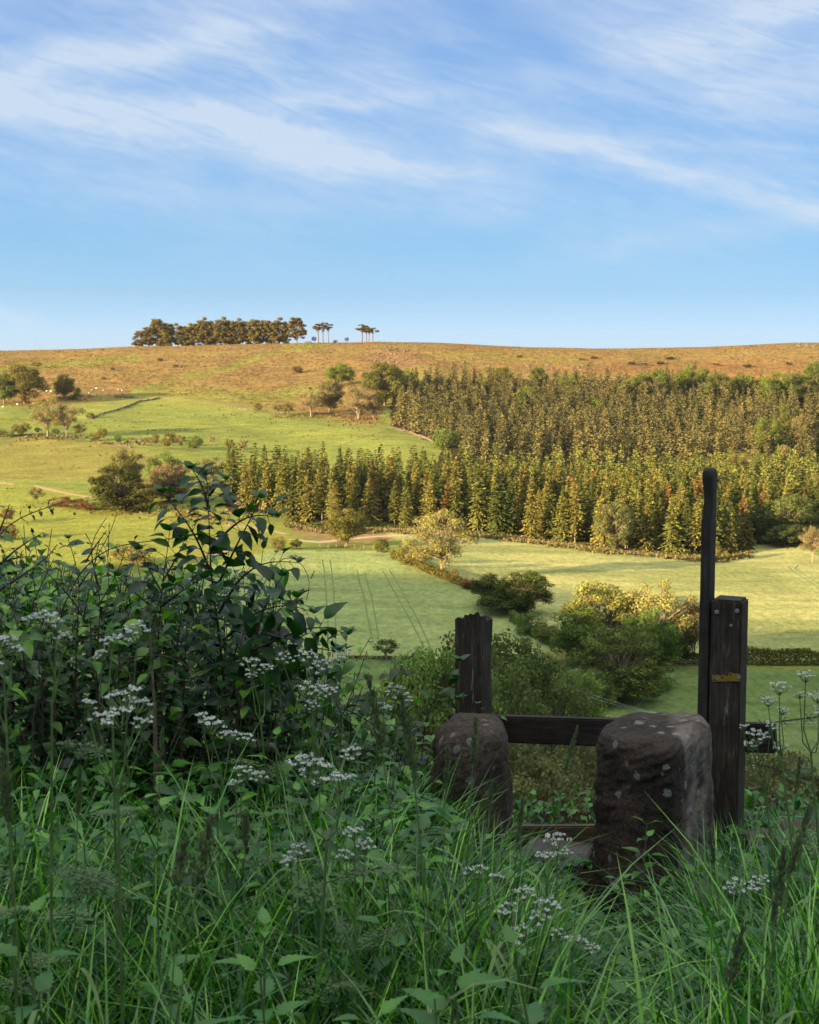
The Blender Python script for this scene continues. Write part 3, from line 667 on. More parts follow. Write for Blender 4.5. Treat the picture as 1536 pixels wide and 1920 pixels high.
big = [
 # proto, u, v of foot, height px, width px, colour, label, category
 (ROUND[0], 48, 757, 72, 80, OLIVEF, 'large olive tree at the moor edge, tallest at the far left', 'tree'),
 (ROUND[1], 8, 757, 58, 52, GREEN, 'green tree cut by the left edge of the picture, below the moor', 'tree'),
 (ROUND[2], 120, 748, 44, 42, OLIVEF, 'small olive tree casting a long shadow, right of the moor edge trees', 'tree'),
 (SHR[0], 140, 750, 24, 27, BRIGHT, 'bright green round bush beside the grazing sheep', 'bush'),
 (SHR[2], 67, 690, 11, 22, BROWN, 'low brown bush high on the moor above the left trees', 'bush'),
 (OPEN[0], 90, 818, 70, 74, GOLD, 'pale yellow leafed tree, left one of the pair above the pasture bank', 'tree'),
 (OPEN[1], 125, 819, 62, 62, PINKISH, 'pinkish thin leafed tree, right one of the pair above the pasture bank', 'tree'),
 (SHR[1], 36, 817, 23, 28, OLIVEF, 'olive hawthorn at the far left of the pasture bank', 'bush'),
 (SHR[2], 50, 817, 25, 20, OLIVEF, 'dark upright hawthorn left of the pale yellow tree', 'bush'),
 (SHR[0], 4, 818, 14, 22, OLIVEF, 'low bush on the pasture bank at the picture edge', 'bush'),
 (SHR[0], 18, 820, 12, 18, GREEN, 'small flat bush on the bank beside the edge bush', 'bush'),
 (SHR[2], 72, 814, 13, 13, GREEN, 'tiny green bush in front of the pale yellow tree', 'bush'),
 (SHR[1], 104, 815, 13, 16, GREEN, 'tiny bush between the pale yellow and pinkish trees', 'bush'),
 (SHR[2], 150, 819, 24, 28, OLIVEF, 'hawthorn bush just right of the pinkish tree', 'bush'),
 (SHR[0], 178, 827, 18, 24, OLIVEF, 'broad low hawthorn on the bank left of the upright one', 'bush'),
 (SHR[2], 192, 829, 27, 22, OLIVEF, 'upright hawthorn at the end of the tumbled wall', 'bush'),
 (SHR[1], 221, 832, 17, 18, GREEN, 'small green bush right of the upright hawthorn', 'bush'),
 (SHR[1], 169, 786, 13, 17, OLIVEF, 'round bush beside the lower end of the stone wall', 'bush'),
 (SHR[2], 274, 833, 13, 14, OLIVEF, 'small thorn bush first of the pasture row', 'bush'),
 (SHR[2], 290, 837, 24, 22, OLIVEF, 'thorn tree second from the left in the pasture row', 'tree'),
 (SHR[1], 317, 841, 33, 30, OLIVEF, 'tallest dark thorn tree of the pasture row', 'tree'),
 (SHR[2], 341, 844, 29, 25, PALEOL, 'pale olive thorn tree in the middle of the pasture row', 'tree'),
 (SHR[1], 366, 845, 31, 32, GREEN, 'round green thorn tree at the right of the pasture row', 'tree'),
 (OPEN[2], 398, 834, 17, 12, PINKISH, 'tiny bare thorn between the pasture row and two small trees', 'tree'),
 (SHR[2], 431, 849, 28, 19, OLIVEF, 'small upright olive tree standing alone in the pasture', 'tree'),
 (OPEN[1], 455, 850, 29, 22, PINKISH, 'small pinkish tree right of the upright olive one', 'tree'),
 (ROUND[1], 238, 905, 62, 66, PALEG, 'pale yellowish tree rising behind the big dark bush', 'tree'),
 (ROUND[2], 306, 915, 64, 66, GREEN, 'green tree behind the pale flowering round tree', 'tree'),
 (ROUND[0], 222, 955, 80, 112, (0.075, 0.085, 0.02), 'big dark green spreading tree on the left hillside', 'tree'),
 (ROUND[2], 268, 958, 52, 52, OLIVEF, 'smaller olive tree at the right foot of the big dark tree', 'tree'),
 (ROUND[1], 317, 938, 68, 84, (0.24, 0.18, 0.09), 'round pinkish brown blossoming tree on the left hillside', 'tree'),
 (OPEN[0], 398, 905, 46, 58, PALEOL, 'thin pale tree at the left end of the lower plantation', 'tree'),
 (OPEN[2], 385, 940, 34, 34, PALEOL, 'thin bush in front of the thin pale tree by the plantation', 'bush'),
 (SHR[2], 70, 945, 32, 30, PALEOL, 'pale thorn bush beside the hillside track', 'bush'),
 (SHR[0], 112, 950, 20, 44, BROWN, 'rusty gorse clump, left one of the three', 'gorse'),
 (SHR[1], 142, 954, 20, 46, BROWN, 'rusty gorse clump, middle one of the three', 'gorse'),
 (SHR[0], 168, 957, 18, 36, (0.17, 0.10, 0.04), 'paler gorse clump touching the big dark tree', 'gorse'),
 (SHR[2], 12, 982, 28, 36, BROWN, 'brown bush at the left picture edge, upper one', 'bush'),
 (SHR[0], 14, 1012, 30, 44, (0.13, 0.09, 0.03), 'brown bush at the left picture edge, lower one', 'bush'),
 (SHR[1], 250, 1058, 40, 96, GOLD, 'wide golden bush on the field edge behind the hedge', 'bush'),
 (ROUND[2], 651, 1024, 68, 84, (0.14, 0.14, 0.035), 'rounded yellow green tree with short stem by the gate track', 'tree'),
 (SHR[0], 522, 1030, 26, 32, OLIVEF, 'round bush left of the track below the plantation', 'bush'),
 (SHR[1], 556, 1028, 19, 24, OLIVEF, 'small bush right of the round bush by the track', 'bush'),
 (SHR[1], 716, 1041, 35, 32, (0.12, 0.13, 0.03), 'upright yellow green bush at the top of the field hedge', 'bush'),
 (SHR[0], 764, 1058, 40, 42, OLIVEF, 'bush in the field hedge right of the upright one', 'bush'),
 (SHR[2], 790, 1067, 46, 52, PALEOL, 'pale bush in the field hedge beside the gnarled tree', 'bush'),
 (OPEN[0], 828, 1083, 122, 132, (0.25, 0.235, 0.075), 'gnarled pale tree with thick light trunk between the two fields', 'tree'),
 (SHR[2], 853, 1094, 30, 19, OLIVEF, 'slim small bush right of the gnarled tree trunk', 'bush'),
 (SHR[0], 882, 1104, 22, 36, BROWN, 'low rusty bush below the gnarled tree', 'bush'),
 (ROUND[1], 930, 1140, 62, 98, (0.055, 0.08, 0.02), 'dark spreading tree in the field hedge, left half', 'tree'),
 (ROUND[0], 982, 1150, 76, 112, (0.06, 0.082, 0.02), 'dark spreading tree with clear layered crown in the field hedge', 'tree'),
 (SHR[0], 990, 1190, 46, 62, GREEN, 'round green bush below the dark spreading tree', 'bush'),
 (SHR[1], 1030, 1208, 42, 52, OLIVEF, 'olive bush second in the line going down from the dark tree', 'bush'),
 (SHR[2], 1062, 1220, 42, 50, (0.11, 0.09, 0.03), 'brownish bush third in the line going down from the dark tree', 'bush'),
 (ROUND[0], 1128, 1240, 145, 165, (0.24, 0.25, 0.065), 'tall golden topped tree in the centre of the valley hedge', 'tree'),
 (ROUND[2], 1085, 1250, 105, 130, GREEN, 'green tree at the left foot of the golden topped tree', 'tree'),
 (ROUND[1], 1160, 1305, 125, 165, (0.14, 0.175, 0.045), 'fresh green tree in front of the golden topped tree', 'tree'),
 (ROUND[2], 1212, 1280, 135, 115, GREEN, 'tall green tree right of the fresh green one', 'tree'),
 (OPEN[1], 1232, 1243, 164, 155, (0.27, 0.26, 0.085), 'pale open tree with bent white limbs behind the green trees', 'tree'),
 (OPEN[2], 1300, 1243, 130, 76, (0.24, 0.18, 0.08), 'bare looking pale tree leaning beside the tall pole', 'tree'),
 (ROUND[1], 1272, 1247, 92, 66, DARK, 'dark ivy clad tree left of the tall pole', 'tree'),
 (SHR[0], 1120, 1322, 62, 120, GREEN, 'low green bush filling the foot of the fresh green tree', 'bush'),
 (SHR[1], 1190, 1318, 66, 120, (0.09, 0.115, 0.03), 'broad bush beside the bend of the field track', 'bush'),
 (SHR[0], 1232, 1292, 60, 80, GREEN, 'green bush at the right foot of the tall green tree', 'bush'),
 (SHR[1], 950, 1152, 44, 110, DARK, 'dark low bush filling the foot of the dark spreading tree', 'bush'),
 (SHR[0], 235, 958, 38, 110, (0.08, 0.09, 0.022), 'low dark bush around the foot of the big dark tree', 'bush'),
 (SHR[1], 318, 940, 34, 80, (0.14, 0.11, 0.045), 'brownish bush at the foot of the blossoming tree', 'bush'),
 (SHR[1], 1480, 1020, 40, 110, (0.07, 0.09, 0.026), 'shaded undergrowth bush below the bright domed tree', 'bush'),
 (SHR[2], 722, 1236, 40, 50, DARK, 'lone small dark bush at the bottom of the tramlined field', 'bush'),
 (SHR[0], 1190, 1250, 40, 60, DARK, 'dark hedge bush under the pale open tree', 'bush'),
 (ROUND[0], 1155, 1034, 90, 78, (0.15, 0.165, 0.06), 'rounded pale green tree standing before the spruces', 'tree'),
 (SHR[1], 1337, 1052, 40, 36, GOLD, 'small golden bush right of the tall pole', 'bush'),
 (ROUND[1], 1480, 1016, 86, 104, (0.13, 0.16, 0.045), 'bright green domed tree at the right end of the plantation', 'tree'),
 (ROUND[2], 1432, 1020, 62, 66, (0.045, 0.07, 0.025), 'dark shaded tree left of the bright domed tree', 'tree'),
 (ROUND[0], 1470, 1025, 42, 80, DARK, 'dark low tree under the bright domed tree', 'tree'),
 (OPEN[2], 1524, 1054, 70, 58, PINKISH, 'pale tree with straight light stem at the right picture edge', 'tree'),
 (OPEN[1], 583, 782, 52, 56, PINKISH, 'leaning pinkish tree on the bank below the moor', 'tree'),
 (ROUND[1], 618, 774, 60, 58, PALEOL, 'pale olive tree right of the leaning pinkish one', 'tree'),
 (OPEN[2], 672, 787, 64, 60, PINKISH, 'twin stemmed pinkish tree by the plantation corner', 'tree'),
 (OPEN[0], 700, 784, 44, 44, PALEOL, 'small pale tree right of the twin stemmed one', 'tree'),
 (ROUND[2], 640, 722, 38, 56, BRIGHT, 'bright green rounded tree on the moor slope', 'tree'),
 (ROUND[0], 722, 760, 78, 84, (0.125, 0.135, 0.03), 'large yellow green tree at the corner of the upper wood', 'tree'),
 (ROUND[1], 758, 745, 50, 50, BRIGHT, 'bright green tree at the top corner of the upper wood', 'tree'),
 (SHR[2], 540, 780, 26, 25, OLIVEF, 'olive bush left of the leaning pinkish tree', 'bush'),
 (SHR[2], 521, 777, 20, 20, PALEOL, 'small pale bush above the pasture fence', 'bush'),
 (SHR[1], 483, 772, 18, 18, OLIVEF, 'small round bush right of the field gate', 'bush'),
 (SHR[0], 560, 699, 13, 21, (0.07, 0.06, 0.02), 'lone dark bush on the open moor with a shadow', 'bush'),
 (SHR[0], 832, 838, 36, 60, GREEN, 'green bush at the corner between the two plantations', 'bush'),
 (SHR[1], 932, 722, 36, 60, (0.14, 0.15, 0.03), 'yellow green dome at the top edge of the upper wood', 'bush'),
]
wide = [(1010, 745, 40, 34), (1065, 760, 38, 36), (985, 790, 44, 36), (1180, 770, 44, 46), (1225, 765, 50, 60), (1300, 752, 46, 56), (1350, 770, 50, 56), (1400, 765, 44, 60),
        (1455, 775, 52, 60), (1500, 770, 50, 56), (1530, 745, 46, 44), (1120, 800, 36, 34), (1480, 830, 50, 50), (1440, 870, 60, 60)]
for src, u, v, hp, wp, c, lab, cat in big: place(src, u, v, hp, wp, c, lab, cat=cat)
G3 = 'bright broadleaved trees dotted in the upper wood'
for k, (u, v, hp, wp) in enumerate(wide):
    place(ROUND[k % 3], u, v, hp * 1.4, wp * 1.15, (0.115, 0.155, 0.03) if k % 3 else (0.12, 0.14, 0.035), 'bright green broadleaved tree, %s from the left of those among the upper spruces' % ordn(sorted(wide).index((u, v, hp, wp))), G3, cat='tree')
for k, (u, v, hp, wp, lab) in enumerate([(1440, 845, 55, 50, 'pale round blossoming tree above the domed tree'), (1505, 850, 70, 58, 'pale leafed birch at the right edge of the wood'),
        (1475, 905, 66, 60, 'grey green larch left of the road glimpse'), (1530, 960, 75, 66, 'grey green tree above the pale stemmed tree'), (1415, 905, 64, 52, 'olive larch left of the grey green larch'),
        (1385, 940, 84, 60, 'tall olive tree right of the pole top')]):
    place((ROUND + OPEN)[k % 5], u, v, hp, wp, [PINKISH, PALEOL, PALEOL, OLIVEF, OLIVEF, OLIVEF][k], lab, cat='tree')
# trees on the valley floor below the stile: only their crowns show
low = [
 (150, 800, 1228, 130, GREEN, 'dark green tree crown left of the broken post'), (160, 862, 1225, 120, (0.075, 0.095, 0.025), 'green tree crown directly behind the broken post'),
 (170, 935, 1205, 150, (0.065, 0.09, 0.024), 'tall dark green crown just right of the broken post'), (158, 1010, 1240, 130, (0.075, 0.105, 0.03), 'rounded green crown behind the top rail'),
 (178, 1040, 1238, 80, OLIVEF, 'olive crown in the second row above the rail'), (172, 1085, 1268, 96, GREEN, 'green crown near the bend of the field track'),
 (150, 890, 1262, 110, GREEN, 'green crown in front, hard by the broken post foot'), (150, 1060, 1300, 100, (0.075, 0.10, 0.03), 'low green crown above the middle of the top rail'),
 (200, 1110, 1262, 80, (0.08, 0.10, 0.028), 'small green crown touching the big valley trees'), (145, 750, 1262, 100, GREEN, 'green crown at the left of the valley floor trees'),
 (140, 960, 1290, 120, (0.07, 0.095, 0.028), 'broad green crown hard against the top rail')]
for k, (Y, u, vt, wp, c, lab) in enumerate(low):
    zt = at(u, vt, Y)[2]; p = at(u, 1200, Y); zb = float(H(p[0], Y)); hp = (zt - zb) / Y * FPX
    place(ROUND[(k * 2) % 3], u, 0, hp * 1.03, wp * 1.55, tuple(np.array(c) * 1.35), lab, Y=Y, cat='tree').location.z = zb
scrub = [(105, 985, 1400, 150), (112, 1060, 1395, 150), (100, 1110, 1420, 130), (96, 1030, 1440, 150), (108, 1430, 1442, 130), (100, 1500, 1450, 140), (112, 1540, 1436, 130), (92, 1465, 1480, 130), (90, 1000, 1490, 140), (88, 1080, 1490, 130), (95, 930, 1420, 130)]
words = ['left most clump seen through the stile gap', 'middle clump seen through the stile gap', 'right clump seen through the stile gap', 'second row in the stile gap', 'below the rail stub', 'right of the rail stub', 'at the picture edge below the wire', 'lower row below the wire',
         'lowest at the left of the stile gap', 'lowest at the right of the stile gap', 'hidden mostly by the left stone']
for k, (Y, u, vt, wp) in enumerate(scrub):
    zt = at(u, vt, Y)[2]; p = at(u, 1200, Y); zb = float(H(p[0], Y)); hp = (zt - zb) / Y * FPX
    place(ROUND[k % 3], u, 0, hp * 1.05, wp * 1.6, (0.125, 0.135, 0.052), 'grey green scrub tree below the stile, ' + words[k], Y=Y, cat='tree').location.z = zb

# ------------------------------------------------------------ hilltop pines
def pine(seed, h=15., w=8., bare=0.45, nc=16, leaves=1800, crz=0.15):
    return clump_tree(seed, h, w, bare, nc, leaves, 0.36, 0.13, 0.6, 0.15, 0.24, True, 0.1)
PIN = []
for k, (b, nc, lv, w) in enumerate([(0.10, 60, 13000, 9.5), (0.14, 56, 12000, 8.5), (0.08, 60, 13000, 8), (0.55, 14, 2600, 8.0), (0.50, 13, 2400, 7.5)]):
    tg, cg = pine(400 + k, 15, w, b, nc, lv); PIN.append(proto('hilltop_pine' if k < 3 else 'bare_stemmed_pine', 'x', 'pine tree', tg, cg, M_BARKR, M_CON, (0.085, 0.075, 0.018)))
clump = [(262, 641, 34, 24), (279, 644, 42, 30), (297, 645, 54, 38), (316, 643, 46, 26), (334, 641, 44, 26), (347, 642, 41, 26), (364, 642, 46, 28), (379, 641, 54, 26), (395, 641, 50, 26), (404, 640, 46, 22),
         (414, 641, 54, 30), (428, 640, 50, 28), (441, 640, 48, 26), (455, 640, 50, 28), (468, 640, 46, 24), (478, 640, 50, 28), (490, 640, 46, 26), (503, 640, 48, 26), (514, 640, 44, 24), (524, 640, 50, 32), (538, 640, 42, 26),
         (310, 640, 40, 30), (352, 639, 36, 30), (386, 639, 40, 30), (422, 639, 40, 28), (446, 639, 40, 28), (484, 639, 36, 28)]
for k, (u, v, hp, wp) in enumerate(clump):
    end = k in (0,)
    place(PIN[k % 3], u, v + 3, hp * 1.12 + 4, wp * 1.2, tuple(np.array((0.135, 0.115, 0.028)) * random.uniform(0.8, 1.15)), 'spreading pine at the left end of the hilltop clump' if end else ('dense bronze green pine, %s from the left in the front of the hilltop clump' % ordn(k) if k < 21 else 'dense bronze green pine, %s from the left in the back of the hilltop clump' % ordn(k - 21)),
          None if end else 'pines packed in the hilltop clump', base=(15., 9.))
for k, (u, v, hp, wp, lab) in enumerate([(557, 641, 49, 38, 'broad pine standing alone just right of the hilltop clump')]):
    place(PIN[0], u, v + 3, hp + 3, wp, (0.11, 0.08, 0.02), lab, base=(15., 9.))
for k, (u, v, hp, wp, lab) in enumerate([(597, 641, 38, 28, 'tall bare pine, left stem of the first skyline trio'), (606, 641, 40, 26, 'tall bare pine, middle stem of the first skyline trio'), (616, 641, 39, 18, 'tall bare pine, right stem of the first skyline trio'),
      (679, 641, 36, 30, 'tallest bare pine at the left of the second skyline group'), (687, 641, 31, 22, 'bare pine second from the left of the second skyline group'), (692, 641, 30, 22, 'bare pine third from the left of the second skyline group'), (699, 641, 30, 24, 'bare pine at the right end of the second skyline group')]):
    place(PIN[3 + k % 2], u, v + 3, hp + 3, wp, (0.10, 0.075, 0.02), lab, base=(15., 7.))
place(SHR[2], 589, 643, 12, 10, (0.06, 0.05, 0.02), 'small skyline thorn between the lone pine and the trio', cat='bush')
place(SHR[2], 650, 643, 11, 8, (0.06, 0.05, 0.02), 'small skyline thorn between the two bare pine groups', cat='bush')
place(SHR[0], 628, 643, 6, 9, (0.07, 0.05, 0.02), 'tiny skyline bush right of the trio', cat='bush')

# ------------------------------------------------------------ hedges, field lines, walls, fences, paths
def line_pts(uv, step):
    P = np.array([hit(u, v) for u, v in uv]); d = np.concatenate([[0], np.cumsum(np.linalg.norm(np.diff(P[:, :2], axis=0), axis=1))])
    n = max(2, int(d[-1] / step) + 1); t = np.linspace(0, d[-1], n)
    Q = np.stack([np.interp(t, d, P[:, 0]), np.interp(t, d, P[:, 1])], 1)
    return np.column_stack([Q, H(Q[:, 0], Q[:, 1])])
def hedge(uv, h, w, col, label, dens=55, leaf=0.4, group=None):
    Q = line_pts(uv, 1.0); rs = np.random.default_rng(len(Q)); n = int(dens * len(Q)); i = rs.integers(0, len(Q), n)
    hh = h * (0.8 + 0.5 * fbm(np.arange(len(Q)) / 5., np.zeros(len(Q)), 71, 3)); ww = w * (0.9 + 0.5 * vn(np.arange(len(Q)) / 3., np.zeros(len(Q)), 72))
    th = rs.uniform(0, pi, n); rr = rs.uniform(0.55, 1, n) ** 0.5
    P = Q[i] + np.stack([rs.uniform(-.6, .6, n), np.cos(th) * ww[i] / 2 * rr, np.sin(th) ** 0.7 * hh[i] * rr], 1)
    nr = unit(np.stack([rs.normal(size=n) * .5, np.cos(th), np.sin(th) + .2], 1) + rs.normal(size=(n, 3)) * .4); ax = np.cross(nr, rs.normal(size=(n, 3)))
    s = leaf * rs.uniform(.6, 1.4, n); V, F = cards(P, ax, nr, s, s * .75); g = G(); g.add(V, F, np.repeat(np.clip(0.5 + rs.normal(size=n) * .2, 0, 1), 4))
    o = g.build('hedge', M_FOL, color=col); tag(o, label, 'hedge', group); return o
hedge([(1395, 1246), (1560, 1246), (1700, 1246)], 3.6, 2.6, (0.10, 0.105, 0.025), 'clipped field hedge right of the stile posts, gold at its right end', 420, .28)
hedge([(1170, 1246), (1330, 1246)], 3.2, 2.2, DARK, 'dark field hedge between the valley trees and the tall pole', 380, .28)
hedge([(735, 1046), (800, 1072), (850, 1092), (905, 1112)], 2.4, 3.0, (0.12, 0.11, 0.03), 'uneven field hedge running down past the gnarled tree', 200, .35)
hedge([(960, 1165), (1010, 1200), (1060, 1222), (1100, 1236)], 2.6, 2.6, GREEN, 'lower field hedge running into the valley trees', 220, .33)
hedge([(640, 1236), (800, 1237)], 0.7, 0.8, (0.07, 0.09, 0.025), 'low rough field edge below the lone dark bush', 60, .25)

def strip(name, uv, w, color, lift=0.05, kind='structure', label=None, rough=0.9):
    Q = line_pts(uv, 1.2); T = np.gradient(Q[:, :2], axis=0); T /= np.linalg.norm(T, axis=1)[:, None]; S = np.column_stack([-T[:, 1], T[:, 0]])
    ww = w / 2 * (1 + 0.5 * vn(np.arange(len(Q)) / 4., np.zeros(len(Q)), 77))[:, None]
    V = []
    for k in (-1, -.33, .33, 1):
        xy = Q[:, :2] + S * ww * k; V.append(np.column_stack([xy, H(xy[:, 0], xy[:, 1]) + lift * (1 if abs(k) < 1 else 0.1)]))
    n = len(Q); V = np.stack(V, 1).reshape(-1, 3); i = np.arange(n - 1)[:, None] * 4; j = np.arange(3)[None, :]
    F = np.stack([i + j, i + j + 4, i + j + 5, i + j + 1], -1).reshape(-1, 4)[:, ::-1]
    g = G(); g.add(V, F); o = g.build(name, plain_mat(name, tuple(np.array(color) * .8), tuple(np.array(color) * 1.2), 0.8, rough, 0)); tag(o, kind=kind); return o
TRK = (0.33, 0.22, 0.12)
strip('path', [(-20, 902), (10, 907), (28, 909)], 2.2, TRK)
strip('path', [(66, 911), (90, 917), (130, 926), (175, 933)], 2.2, TRK)
strip('path', [(545, 1012), (600, 1017), (640, 1013), (700, 1006), (780, 1003)], 2.6, (0.40, 0.29, 0.18))
strip('path', [(340, 1049), (370, 1044), (400, 1040), (440, 1030)], 1.8, TRK)
strip('path', [(420, 985), (480, 990), (540, 1002)], 3.0, TRK)
TL = (0.13, 0.17, 0.055)
for uv in [[(603, 1050), (610, 1090), (614, 1150), (617, 1206)], [(617, 1050), (624, 1090), (629, 1150), (630, 1206)], [(668, 1070), (683, 1120), (692, 1170), (700, 1206)], [(683, 1075), (697, 1120), (706, 1170), (711, 1206)],
           [(716, 1070), (740, 1110), (768, 1160), (795, 1214)], [(728, 1068), (752, 1105), (780, 1155), (806, 1212)], [(532, 1062), (534, 1090), (538, 1140)],
           [(1478, 1062), (1484, 1070), (1505, 1084), (1535, 1103)], [(1496, 1060), (1490, 1066), (1510, 1080), (1536, 1096)]]:
    strip('wheel_track', uv, 0.30, TL, 0.07)
strip('wheel_track', [(1190, 1330), (1215, 1300), (1250, 1280), (1262, 1266), (1250, 1256)], 0.7, TL, 0.07)
M_STONE = plain_mat('field_stone', (0.09, 0.068, 0.048), (0.20, 0.155, 0.11), 1.5, 0.95, 0.4)
def rock_V(seed, sub=2, jag=0.35):
    import bmesh
    bm = bmesh.new(); bmesh.ops.create_icosphere(bm, subdivisions=sub, radius=1.0); V = np.array([v.co[:] for v in bm.verts]); F = np.array([[v.index for v in f.verts] for f in bm.faces]); bm.free()
    s = seed * 3.7
    d = np.array([mnoise.noise(Vector((a * 1.1 + s, b * 1.1, c * 1.1))) + .4 * mnoise.noise(Vector((a * 3 + s, b * 3, c * 3))) for a, b, c in V])
    V = V * (1 + jag * d)[:, None]; V = np.sign(V) * np.abs(V) ** 0.8; return V, F
def wall(uv, h, w, label):
    Q = line_pts(uv, 0.55); rs = np.random.default_rng(3); g = G()
    V0, F0 = rock_V(1, 1)
    for q in Q:
        hq = h * rs.uniform(0.5, 1.1)
        for lv in range(3):
            if rs.random() < 0.15: continue
            s = rs.uniform(.25, .42); a = rs.uniform(0, 6)
            R = np.array(((cos(a), -sin(a), 0), (sin(a), cos(a), 0), (0, 0, 1)))
            g.add((V0 * (s * 1.25, s * 1.1, s * .7)) @ R.T + q + (rs.normal() * .1, rs.normal() * w * .35, hq * (lv + .3) / 3), F0)
    o = g.build('stone_wall', M_STONE); tag(o, label, 'stone wall'); return o
wall([(172, 786), (188, 778), (232, 766), (262, 753), (300, 748)], 1.1, .8, 'tumbledown dry stone wall slanting down the pasture')
wall([(215, 746), (240, 747), (264, 748)], 1.6, .5, 'short pale stretch of stone wall at the moor foot')
wall([(248, 824), (272, 829)], 1.0, .8, 'short broken wall in the pasture bank')
M_POST = plain_mat('fence_timber', (0.20, 0.15, 0.10), (0.36, 0.28, 0.19), 4, 0.9, 0)
def box_V(c, s, rz=0):
    c = np.array(c, float); s = np.array(s, float) / 2
    V = np.array([(x, y, z) for z in (-1, 1) for y in (-1, 1) for x in (-1, 1)]) * s
    R = np.array(((cos(rz), -sin(rz), 0), (sin(rz), cos(rz), 0), (0, 0, 1)))
    return V @ R.T + c, np.array([(0, 2, 3, 1), (4, 5, 7, 6), (0, 1, 5, 4), (2, 6, 7, 3), (0, 4, 6, 2), (1, 3, 7, 5)])
def fence(uv, label, sp=2.6, h=1.15, th=0.16):
    Q = line_pts(uv, sp); g = G()
    for q in Q: g.add(*box_V(q + (0, 0, h / 2), (th, th, h)))
    for zz in (.35, .7, 1.05): g.add(*tube(Q + (0, 0, zz), 0.018, 4))
    o = g.build('fence', M_POST); tag(o, label, 'fence'); return o
fence([(302, 750), (340, 752), (400, 760), (448, 768)], 'post and wire fence along the top of the pasture')
fence([(462, 770), (500, 772), (540, 778)], 'post and wire fence right of the pale field gate')
fence([(620, 838), (670, 822), (735, 803)], 'post and wire fence climbing to the plantation corner')
fence([(545, 986), (600, 1000), (690, 996), (780, 1000), (900, 1008), (1000, 1018), (1100, 1031), (1200, 1043), (1340, 1054)], 'long fence along the foot of the lower plantation')
fence([(655, 1236), (700, 1237), (760, 1237)], 'short low fence beside the lone dark bush')
fence([(600, 1030), (640, 1028), (700, 1030)], 'fence below the yellow green tree on the track')
fence([(1240, 1250), (1290, 1250), (1330, 1250)], 'pale posts in front of the dark valley hedge', 9, 1.2, .22)
wall([(0, 819), (60, 816), (120, 819), (160, 822)], .8, .7, 'low broken wall along the pasture bank under the thorn bushes')
wall([(180, 829), (215, 834), (245, 840)], .8, .7, 'low broken wall continuing right of the upright hawthorn')
wall([(735, 803), (770, 812), (815, 831)], 1.0, .6, 'low wall at the lower edge of the upper wood corner')
for q_, (u_, v_, h_, w_) in enumerate([(1113, 673, 5, 14), (1185, 684, 6, 16), (1208, 686, 6, 14), (1238, 683, 6, 16), (1255, 674, 5, 20), (1343, 687, 6, 14), (1400, 689, 6, 18), (975, 671, 5, 12), (1090, 676, 5, 12), (1480, 684, 5, 14), (300, 677, 6, 12), (330, 690, 6, 14), (195, 712, 5, 10), (212, 694, 5, 9)]):
    place(SHR[q_ % 3], u_, v_, h_, w_, (0.055, 0.05, 0.018), 'small dark gorse bush on the open moor, %s' % ('above the upper wood' if u_ > 900 else 'above the left pasture'), 'gorse dotted on the right of the moor' if u_ > 900 else 'gorse dotted on the left of the moor', cat='gorse')
gt = empty('field_gate', hit(454, 770)); tag(gt, 'pale metal field gate in the pasture fence', 'gate')
g = G()
for k in range(5): g.add(*box_V((0, 0, .25 + .22 * k), (3.4, .06, .09)))
g.build('gate_bars', M_POST, gt)
for sx in (-1, 1): G().add(*box_V((1.8 * sx, 0, .7), (.2, .2, 1.5))).build('gate_post', M_POST, gt)
# boulders of the crag and moor
ROCKS = []
for k in range(4):
    V, F = rock_V(k + 5, 2, .55); g = G(); g.add(V * (1, .8, .7), F); o = g.build('boulder', M_STONE); ROCKS.append(o); tag(o, 'x', 'boulder', 'boulders of the moor crag')
rs = np.random.default_rng(8); rc = 0
spots = [(rs.normal(728, 20), rs.normal(667, 9), rs.uniform(.9, 2.6), 'grey boulder in the crag on the moor crest') for _ in range(44)]
spots += [(rs.uniform(770, 910), rs.normal(672, 6), rs.uniform(.7, 1.5), 'small pale stone scattered right of the crag') for _ in range(34)]
spots += [(rs.uniform(985, 1100), rs.normal(690, 4), rs.uniform(.9, 2.2), 'pale rock in the broken edge above the upper wood') for _ in range(26)]
spots += [(rs.normal(1512, 14), rs.normal(649, 2.5), rs.uniform(1, 2.6), 'pale rock in the outcrop at the right skyline') for _ in range(16)]
spots += [(u, v, r, 'pale stone on the open moor above the left pasture') for u, v, r in [(178, 668, 2.0), (185, 669, 1.2), (314, 671, 1.6), (330, 678, 1.8), (342, 680, 1.4), (352, 683, 1.2), (300, 676, 1.2), (580, 729, 2.4), (590, 729, 1.6), (572, 729, 1.5)]]
for k, (u, v, r, lab) in enumerate(spots):
    p = hit(u, max(v, 650 if u < 1400 else 645)); p[2] += r * .1; sc = (r * .5, r * .45, r * .4)
    if k < 4: o = ROCKS[k]; o.location = p; o.scale = sc
    else: o = copy_tree(ROCKS[k % 4], p, rs.uniform(0, 6), sc)
    o['label'] = lab; o['group'] = lab
